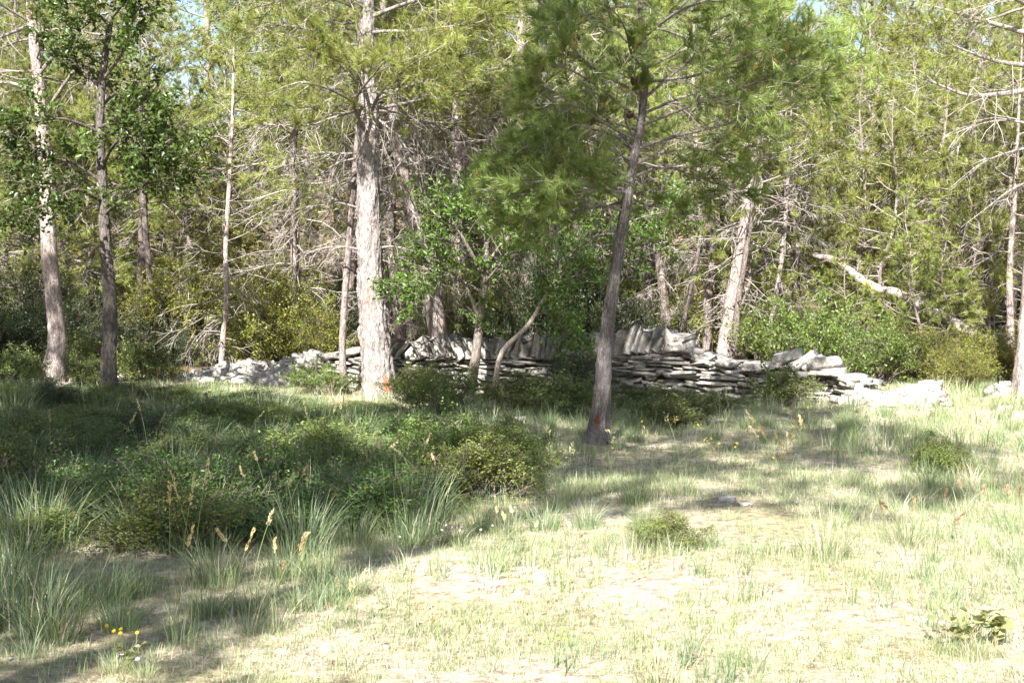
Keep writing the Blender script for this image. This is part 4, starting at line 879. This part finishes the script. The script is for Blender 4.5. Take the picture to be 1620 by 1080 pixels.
obj("trunk", mesh_np("trunk", v, f, M_BARK, cc, True), t)

# ------------------------------------------------------------------ grass
def blades(rng, base, h, lean, az, w, col, segs=3):
    n = len(base); k = segs + 1; s = np.linspace(0, 1, k)
    dirn = np.stack([np.cos(az), np.sin(az), np.zeros(n)], -1); side = np.stack([-np.sin(az), np.cos(az), np.zeros(n)], -1)
    rot = rng.uniform(-1.2, 1.2, n); sd = norm(side * np.cos(rot)[:, None] + dirn * np.sin(rot)[:, None])
    up = (s[None] * (1 - .35 * lean[:, None] * s[None])) * h[:, None]; fw = (lean[:, None] * s[None] ** 1.8) * h[:, None]
    c = base[:, None] + dirn[:, None] * fw[..., None] + UP * up[..., None]
    ww = w[:, None] * (1 - s[None] ** 1.5) * .5
    l = c[:, :-1] - sd[:, None] * ww[:, :-1, None]; r = c[:, :-1] + sd[:, None] * ww[:, :-1, None]
    v = np.concatenate([np.stack([l, r], 2).reshape(n, -1, 3), c[:, -1:]], 1); nv = 2 * segs + 1
    q = np.array([[2 * i, 2 * i + 1, 2 * i + 3, 2 * i + 2] for i in range(segs - 1)], dtype=int).reshape(-1, 4); tr = np.array([[2 * segs - 2, 2 * segs - 1, 2 * segs]])
    o = (np.arange(n) * nv)[:, None, None]
    cc = np.repeat(col, nv, 0)
    return v.reshape(-1, 3), (q[None] + o).reshape(-1, 4), (tr[None] + o).reshape(-1, 3), cc
STRAW = np.array([.49, .445, .345]); YG = np.array([.24, .30, .128]); BG = np.array([.155, .22, .128]); DG = np.array([.085, .14, .04])
def pick(rng, n, probs):
    c = np.array([STRAW, YG, BG, DG])[rng.choice(4, n, p=probs)]; return c * rng.uniform(.75, 1.25, (n, 1))
def grass():
    rng = np.random.default_rng(90); bag = Bag()
    def clumps(n, region, cover, hr, per, probs, wd, seg, rad, thr):
        x0, x1, y0, y1 = region
        y = np.sqrt(rng.uniform(y0 ** 2, y1 ** 2, n)); x = rng.uniform(-1, 1, n) * (y * .42 + 1.2)
        p = noise2(x, y, cover, 2.0) * .6 + noise2(x, y, cover * 3.1, 4.0) * .4
        keep = p + rng.normal(0, .06, n) > thr; x, y, p = x[keep], y[keep], p[keep]; n = len(x)
        k = rng.integers(per[0], per[1] + 1, n); i = np.repeat(np.arange(n), k); m = len(i)
        r = rad * np.sqrt(rng.random(m)) * rng.uniform(.5, 1.3, n)[i]; a = rng.uniform(0, 6.283, m)
        bx = x[i] + np.cos(a) * r; by = y[i] + np.sin(a) * r; base = np.stack([bx, by, ground_z(bx, by) - .006], -1)
        h = rng.uniform(*hr, n)[i] * rng.uniform(.5, 1.15, m) * (.7 + .6 * p[i])
        cm = pick(rng, n, probs)[i] * .75 + pick(rng, m, probs) * .25
        v, q, tr, cc = blades(rng, base, h, rng.uniform(.1, .8, m), a + rng.normal(0, .5, m), wd * rng.uniform(.7, 1.3, m), cm, seg)
        if 1:
            bag.v.append(v); bag.c.append(cc); bag.f.setdefault(4, []).append(q + bag.n); bag.f.setdefault(3, []).append(tr + bag.n); bag.n += len(v)
    # short turf everywhere in the clearing
    clumps(19000, (0, 0, 4.3, 10.5), 1.0, (.035, .10), (7, 13), [.27, .44, .25, .04], .0031, 2, .085, .31)
    clumps(17000, (0, 0, 9.5, 20.5), 1.0, (.05, .14), (6, 11), [.25, .46, .25, .04], .0055, 1, .12, .30)
    # longer tufts in patches
    clumps(2200, (0, 0, 4.4, 10.5), .8, (.12, .24), (9, 16), [.18, .46, .32, .04], .0045, 3, .06, .50)
    clumps(2400, (0, 0, 10, 19.5), .7, (.15, .34), (9, 15), [.2, .45, .28, .07], .0075, 3, .09, .47)
    # dry stems lying flat
    n = 22000; y = np.sqrt(rng.uniform(4.3 ** 2, 14 ** 2, n)); x = rng.uniform(-1, 1, n) * (y * .42 + 1)
    base = np.stack([x, y, ground_z(x, y) + .006], -1); L = rng.uniform(.04, .14, n)
    v, q, tr, cc = blades(rng, base, L * .25, rng.uniform(2.5, 4.5, n), rng.uniform(0, 6.28, n), rng.uniform(.002, .005, n), np.array([.52, .43, .28]) * rng.uniform(.6, 1.15, (n, 1)), 2)
    bag.v.append(v); bag.c.append(cc); bag.f[4].append(q + bag.n); bag.f[3].append(tr + bag.n); bag.n += len(v)
    # brown pine needles and twig bits on the ground under the trees
    n = 16000; y = np.sqrt(rng.uniform(4.5 ** 2, 19 ** 2, n)); x = rng.uniform(-1, 1, n) * (y * .42 + 1); k = (noise2(x, y, .8, 9.) + rng.normal(0, .1, n) - .04 * x) > .5; x, y = x[k], y[k]; n = len(x)
    base = np.stack([x, y, ground_z(x, y) + .008], -1)
    v, q, tr, cc = blades(rng, base, rng.uniform(.008, .03, n), rng.uniform(2.5, 5, n), rng.uniform(0, 6.28, n), rng.uniform(.002, .007, n), np.array([.17, .115, .08]) * rng.uniform(.5, 1.5, (n, 1)), 1)
    bag.v.append(v); bag.c.append(cc); bag.f[4].append(q + bag.n); bag.f[3].append(tr + bag.n); bag.n += len(v)
    tag(obj("grass", bag.mesh("grass", M_GRASS)), "short dry yellow green grass covering the clearing", "grass", None, "stuff")
grass()

def tussock(seed, n, H, rad, cols, name="grass_tussock", w=.005):
    rng = np.random.default_rng(seed); a = rng.uniform(0, 6.28, n); r = rad * np.sqrt(rng.random(n)) * .6
    base = np.stack([np.cos(a) * r, np.sin(a) * r, np.full(n, -.01)], -1)
    v, q, tr, cc = blades(rng, base, H * rng.uniform(.25, 1.15, n), rng.uniform(.1, 1.0, n), a + rng.normal(0, .4, n), w * rng.uniform(.7, 1.3, n), pick(rng, n, cols), 4)
    b = Bag(); b.v.append(v); b.c.append(cc); b.f[4] = [q]; b.f[3] = [tr]; b.n = len(v); return b.mesh(name, M_GRASS)
TUS = [tussock(300 + i, 260, .30, .20, [.12, .36, .42, .10], w=.0036) for i in range(3)] + [tussock(310, 220, .30, .22, [.3, .56, .14, 0], w=.0034)]
def put_t(k, px, py, s, label, group=None):
    o = obj("grass_tussock", TUS[k], None, G(px, py)); o.rotation_euler[2] = R.uniform(0, 6.28); o.scale = (s, s, s * R.uniform(.9, 1.1)); tag(o, label, "grass", group)
put_t(0, 340, 915, 1.15, "bluish green grass tussock in sun below the shaded shrubs"); put_t(1, 455, 905, 1.0, "feathery pale green tussock right of the bluish one")
put_t(3, 1300, 895, 1.2, "yellow green grass tussock in the sunlit turf right of centre"); put_t(3, 1430, 870, .9, "thin yellowish tussock in the sunlit turf at the right")
for (px, py, s) in [(40, 985, 1.5), (110, 960, 1.3), (-10, 940, 1.3), (170, 950, 1.0), (80, 1010, 1.2), (215, 935, .9), (20, 915, 1.2), (-60, 1000, 1.4), (190, 985, .8), (330, 965, .8), (400, 960, .7), (520, 935, .8), (560, 925, .7), (470, 950, .7)]:
    put_t(int(R.integers(3)), px, py, s, "grass tussock in the shaded lower left corner or its edge", "tussocks at the lower left")
for (px, py, s) in [(600, 820, 1.0), (650, 850, .9), (560, 850, 1.0), (720, 850, .7), (800, 835, .8), (860, 830, .9), (930, 830, .9), (700, 815, .8), (1000, 800, .9), (1080, 790, .8), (880, 800, .8), (1020, 840, .8), (760, 830, .9)]:
    put_t(int(R.integers(4)), px, py, s, "grass tussock along the front edge of the low shrubs and near pine", "tussocks at the shrub edge")
for (px, py, s_) in [(1010, 872, .6), (1105, 874, .6), (1060, 884, .5), (1035, 880, .55), (1450, 760, .7), (1515, 758, .7), (1485, 766, .6), (1500, 1046, .5), (1560, 1050, .45), (1535, 1056, .4), (180, 1066, .5), (230, 1070, .4)]:
    put_t(3, px, py, s_, "small thin grass tuft at the foot of a lone plant in the clearing", "grass tufts at lone plants")
for i in range(42):
    px = R.uniform(960, 1640); py = R.uniform(650, 705); put_t(int(R.integers(4)), px, py, R.uniform(.5, .85), "tall grass tussock in the meadow strip before the wall", "tussocks before the wall")
for i in range(16):
    px = R.uniform(760, 1000); py = R.uniform(655, 720)
    put_t(int(R.integers(4)), px, py, R.uniform(.5, .9), "grass tussock in the shade around the foot of the leaning pine", "tussocks round the leaning pine")

for i in range(70):
    px = R.uniform(-60, 700); py = R.uniform(650, 880); put_t(int(R.integers(3)), px, py, R.uniform(1.0, 1.9), "grass tuft growing up through the shaded low shrubs at the left", "grass tufts among the low shrubs")
# tall seeding stalks
def stalk_mesh(seed, H, bend, thick=.0022):
    rng = np.random.default_rng(seed); s = np.linspace(0, 1, 9); az = rng.uniform(0, 6.28)
    p = np.stack([np.cos(az) * bend * s ** 2 * H, np.sin(az) * bend * s ** 2 * H, H * s * (1 - .3 * bend * s) - .01], -1)
    v, f = tubes(p[None], np.linspace(thick, thick * .5, 9)[None], 4); return mesh_np("stalk", v, f, M_GRASS, YG * rng.uniform(.8, 1.2)), p
def head_mesh(seed, p, L, col, kind):
    rng = np.random.default_rng(seed); d = norm((p[-1] - p[-2])[None])[0]; n = 46 if kind else 26; b = Bag()
    t = rng.random(n); ax = np.repeat(d[None], n, 0); pos = p[-1] - d * L * .2 + d * L * t[:, None]
    sd = norm(np.cross(ax, rng.normal(0, 1, (n, 3)))); o = .16 if kind else .75
    dr = norm(ax * 1.0 + sd * (.5 if kind else .9) * rng.uniform(.4, 1, (n, 1)))
    pos = pos + sd * (.010 if kind else .028) * (1 - t[:, None] * .6) * rng.random((n, 1))
    ln = .016 if kind else .020; e = norm(np.cross(dr, rng.normal(0, 1, (n, 3)))) * .0030
    v = np.stack([pos - dr * ln * .2, pos + dr * ln * .4 + e, pos + dr * ln, pos + dr * ln * .4 - e], 1).reshape(-1, 3); f = np.arange(4 * n).reshape(-1, 4)
    b.add(v, f, np.repeat(np.asarray(col) * rng.uniform(.7, 1.2, (n, 1)), 4, 0)); return b.mesh("seed_head", M_GRASS)
def stalk_clump(px, py, n, H, label, col=(.46, .38, .20), bend=.35, rad=.06, dense=True, seed=0):
    rng = np.random.default_rng(1000 + seed); g = G(px, py); t = thing("tall_grass", g, label, "grass")
    for i in range(n):
        me, p = stalk_mesh(seed * 50 + i, H * rng.uniform(.65, 1.1), bend * rng.uniform(.2, 1.4)); q = rng.normal(0, rad, 3); q[2] = 0
        s = obj("stalk", me, t, q); h = obj("seed_head", head_mesh(seed * 70 + i, p, H * rng.uniform(.12, .2), col, dense), s)
    m2 = tussock(900 + seed, 40, H * .4, .1, [.3, .5, .2, 0], "leaf_blades", .004); tag(obj("leaf_blades", m2, t), kind="stuff")
stalk_clump(285, 1010, 5, .72, "tall green grass stalks rising highest in the lower left corner", bend=.3, seed=1)
stalk_clump(440, 985, 5, .55, "group of thin seeding stalks left of centre in the near grass", seed=2)
stalk_clump(395, 990, 3, .6, "few bent grass stalks between the two stalk groups at the lower left", seed=3)
stalk_clump(1030, 800, 8, .75, "tall arching seeded grass stalks just before the leaning pine", (.44, .40, .2), .6, .14, False, 4)
stalk_clump(905, 790, 3, .55, "feathery upright seeded stalks left of the leaning pine's foot", (.42, .4, .2), .2, .05, False, 5)
stalk_clump(1245, 795, 12, .62, "fan of straw coloured grass plumes over the shadow patch", (.55, .40, .2), .55, .09, True, 6)
stalk_clump(1480, 900, 6, .42, "reddish brown seeding grass stalks in the sunlit turf at the right", (.30, .19, .13), .4, .16, True, 7)
stalk_clump(1585, 880, 6, .5, "brown seeding stalks near the right edge", (.34, .22, .14), .35, .12, True, 8)
stalk_clump(650, 790, 8, .5, "pale seeding stalks poking out of the sunlit low shrubs", (.5, .42, .25), .35, .35, True, 9)
stalk_clump(505, 740, 6, .75, "upright brownish stalks among the shrubs before the largest pine", (.4, .32, .2), .15, .12, True, 10)
stalk_clump(215, 770, 5, .7, "slim pale stalks standing in the shaded shrub mass", (.4, .36, .2), .25, .4, True, 11)
stalk_clump(560, 975, 8, .3, "short fluffy seed heads at the edge of the near shadow", (.55, .5, .3), .3, .14, True, 12)
stalk_clump(820, 870, 8, .26, "short pale seed heads in the sunlit grass at centre", (.55, .5, .3), .25, .25, True, 13)
stalk_clump(425, 850, 5, .5, "seeding stalks standing over the feathery pale green tussock", (.45, .36, .2), .3, .12, True, 14)
stalk_clump(215, 640, 5, .95, "tall pale stalks by the foot of the dark oak trunk", (.45, .4, .2), .25, .3, True, 15)
stalk_clump(720, 1010, 7, .22, "small pale seed heads low in the near centre turf", (.55, .5, .3), .3, .3, True, 16)

# leafy plant at the lower right: every leaf its own piece
def big_leaf(seed):
    rng = np.random.default_rng(seed); k = 7; s = np.linspace(0, 1, k); wv = np.array([.012, .2, .33, .36, .30, .17, .0]) * (1 + rng.normal(0, .06, k)); cz = -.22 * s ** 2
    l = np.stack([-wv, s, cz + wv * .35], -1); m = np.stack([0 * s, s, cz], -1); r = np.stack([wv, s, cz + wv * .35], -1)
    v = np.concatenate([l, m, r]); f = np.array([[i, i + k, i + k + 1, i + 1] for i in range(k - 1)] + [[i + k, i + 2 * k, i + 2 * k + 1, i + k + 1] for i in range(k - 1)])
    return mesh_np("leaf", v, f, M_LEAF, np.array([.27, .30, .14]) * rng.uniform(.8, 1.2), True)
LF = [big_leaf(i) for i in range(4)]
def leaf_plant(px, py, n, H, W, lsz, label, seed):
    rng = np.random.default_rng(seed); g = G(px, py); t = thing("broad_leaf_plant", g, label, "plant"); ns = max(3, n // 6)
    st = []
    for i in range(ns):
        a = rng.uniform(0, 6.28); q = rng.random() ** .6; p = np.array([math.cos(a) * W * q, math.sin(a) * W * q * .7, H * rng.uniform(.6, 1.05)]); st.append(resample(np.array([[0, 0, -.02], p * [.4, .4, .55], p]), 7))
        v, f = tubes(st[-1][None], np.linspace(.0028, .0018, 7)[None], 5); obj("stem", mesh_np("stem", v, f, M_TWIG, np.array([.22, .17, .09])), t)
    st = np.array(st)
    for i in range(n):
        pos, tn = sample(st, np.array([i % ns]), np.array([rng.uniform(.25, 1)])); o = obj("leaf", LF[i % 4], t, pos[0]); s = lsz * rng.uniform(.65, 1.2)
        o.scale = (s, s, s); o.rotation_euler = (rng.uniform(-.1, 1.0), rng.normal(0, .4), rng.uniform(0, 6.28))
leaf_plant(1530, 1040, 46, .20, .17, .055, "broad leaved green plant in the lower right grass", 1)
leaf_plant(1575, 1035, 20, .16, .1, .06, "smaller leafy plant right next to the broad leaved one", 2)
leaf_plant(205, 1062, 26, .11, .13, .036, "low leafy plant under the yellow flowers in the lower left corner", 3)
# flowers
def flower_plant(px, py, n, H, rad, col, size, label, seed, petals=6):
    rng = np.random.default_rng(seed); g = G(px, py); t = thing("wildflower", g, label, "flower")
    for i in range(n):
        q = np.array([rng.normal(0, rad), rng.normal(0, rad), -.01]); h = H * rng.uniform(.7, 1.2); tip = q + np.array([rng.normal(0, .03), rng.normal(0, .03), h])
        v, f = tubes(resample(np.array([q, (q + tip) / 2 + rng.normal(0, .008, 3), tip]), 5)[None], np.full((1, 5), .0014), 4); s = obj("stem", mesh_np("stem", v, f, M_TWIG, YG), t)
        a = np.arange(petals) * 6.283 / petals; nv = norm(np.array([[rng.normal(0, .4), -.6, .8]]))[0]; e1 = norm(np.cross(nv, [1, .2, 0])[None])[0]; e2 = np.cross(nv, e1)
        vs, fs = [], []
        for k in range(petals):
            d = math.cos(a[k]) * e1 + math.sin(a[k]) * e2; sd = -math.sin(a[k]) * e1 + math.cos(a[k]) * e2; b = len(vs)
            vs += [tip, tip + d * size * .6 + sd * size * .32 + nv * size * .12, tip + d * size + nv * size * .1, tip + d * size * .6 - sd * size * .32 + nv * size * .12]; fs.append([b, b + 1, b + 2, b + 3])
        obj("petals", mesh_np("petals", np.array(vs), np.array(fs), M_PETAL, np.array(col) * rng.uniform(.85, 1.1)), s)
YEL = (.75, .50, .02); LIL = (.5, .5, .75)
flower_plant(190, 1050, 7, .17, .055, YEL, .010, "yellow flower heads in the lower left corner at the shadow edge", 1)
flower_plant(215, 1065, 2, .07, .03, LIL, .012, "pale lilac flowers just below the yellow flower heads", 2)
flower_plant(895, 1010, 14, .05, .09, (.7, .55, .06), .008, "patch of tiny yellow flowers in the near turf at centre", 3)
flower_plant(1000, 925, 2, .10, .05, YEL, .011, "single yellow flowers in sunlit grass before the leaning pine", 4)
flower_plant(960, 965, 4, .08, .12, LIL, .010, "scattered pale lilac flowers in the near turf right of centre", 5)
flower_plant(1200, 700, 12, .22, .8, YEL, .014, "scattered yellow flowers in the meadow strip before the wall", 6)
flower_plant(1130, 735, 6, .15, .5, YEL, .013, "yellow flowers in the shaded grass right of the leaning pine", 7)
flower_plant(700, 842, 16, .10, .14, (.75, .75, .7), .010, "tiny white flowers at the edge of the sunlit low shrubs", 8)

# ------------------------------------------------------------------ labels of small groups: count them from the left
ORD = ["first", "second", "third", "fourth", "fifth", "sixth", "seventh", "eighth", "ninth", "tenth", "eleventh", "twelfth", "thirteenth", "fourteenth", "fifteenth", "sixteenth"]
SHORT = {"young pines behind the wall": "young pines behind the stone wall", "twiggy pines behind the wall": "bare twiggy pines behind the stone wall", "tall pines in the wood": "tall slim pines deep in the wood",
         "tussocks at the lower left": "grass tussocks in the shaded lower left corner", "tussocks at the shrub edge": "grass tussocks along the low shrubs' front edge", "undergrowth around the left trunks": "low shrubs around the left hand trunks",
         "undergrowth at the right": "yellow green shrubs behind the wall's right end", "dark shrubs among the left trunks": "dark evergreen shrubs among the left trunks", "loose stones on the ground": "loose pale stones on the ground",
         "tussocks round the leaning pine": "shaded grass tussocks around the leaning pine's foot"}
for g, txt in SHORT.items():
    os_ = [o for o in bpy.data.objects if o.parent is None and o.get("group") == g]
    os_ = sorted([(o.location.x / max(o.location.y, .1) * FPX + CX, o.name, o) for o in os_])
    vis = [q for q in os_ if 0 < q[0] < 1620]
    for k, q in enumerate(vis):
        if k < 16: q[2]["label"] = "%s from the left of the %s" % (ORD[k], txt)
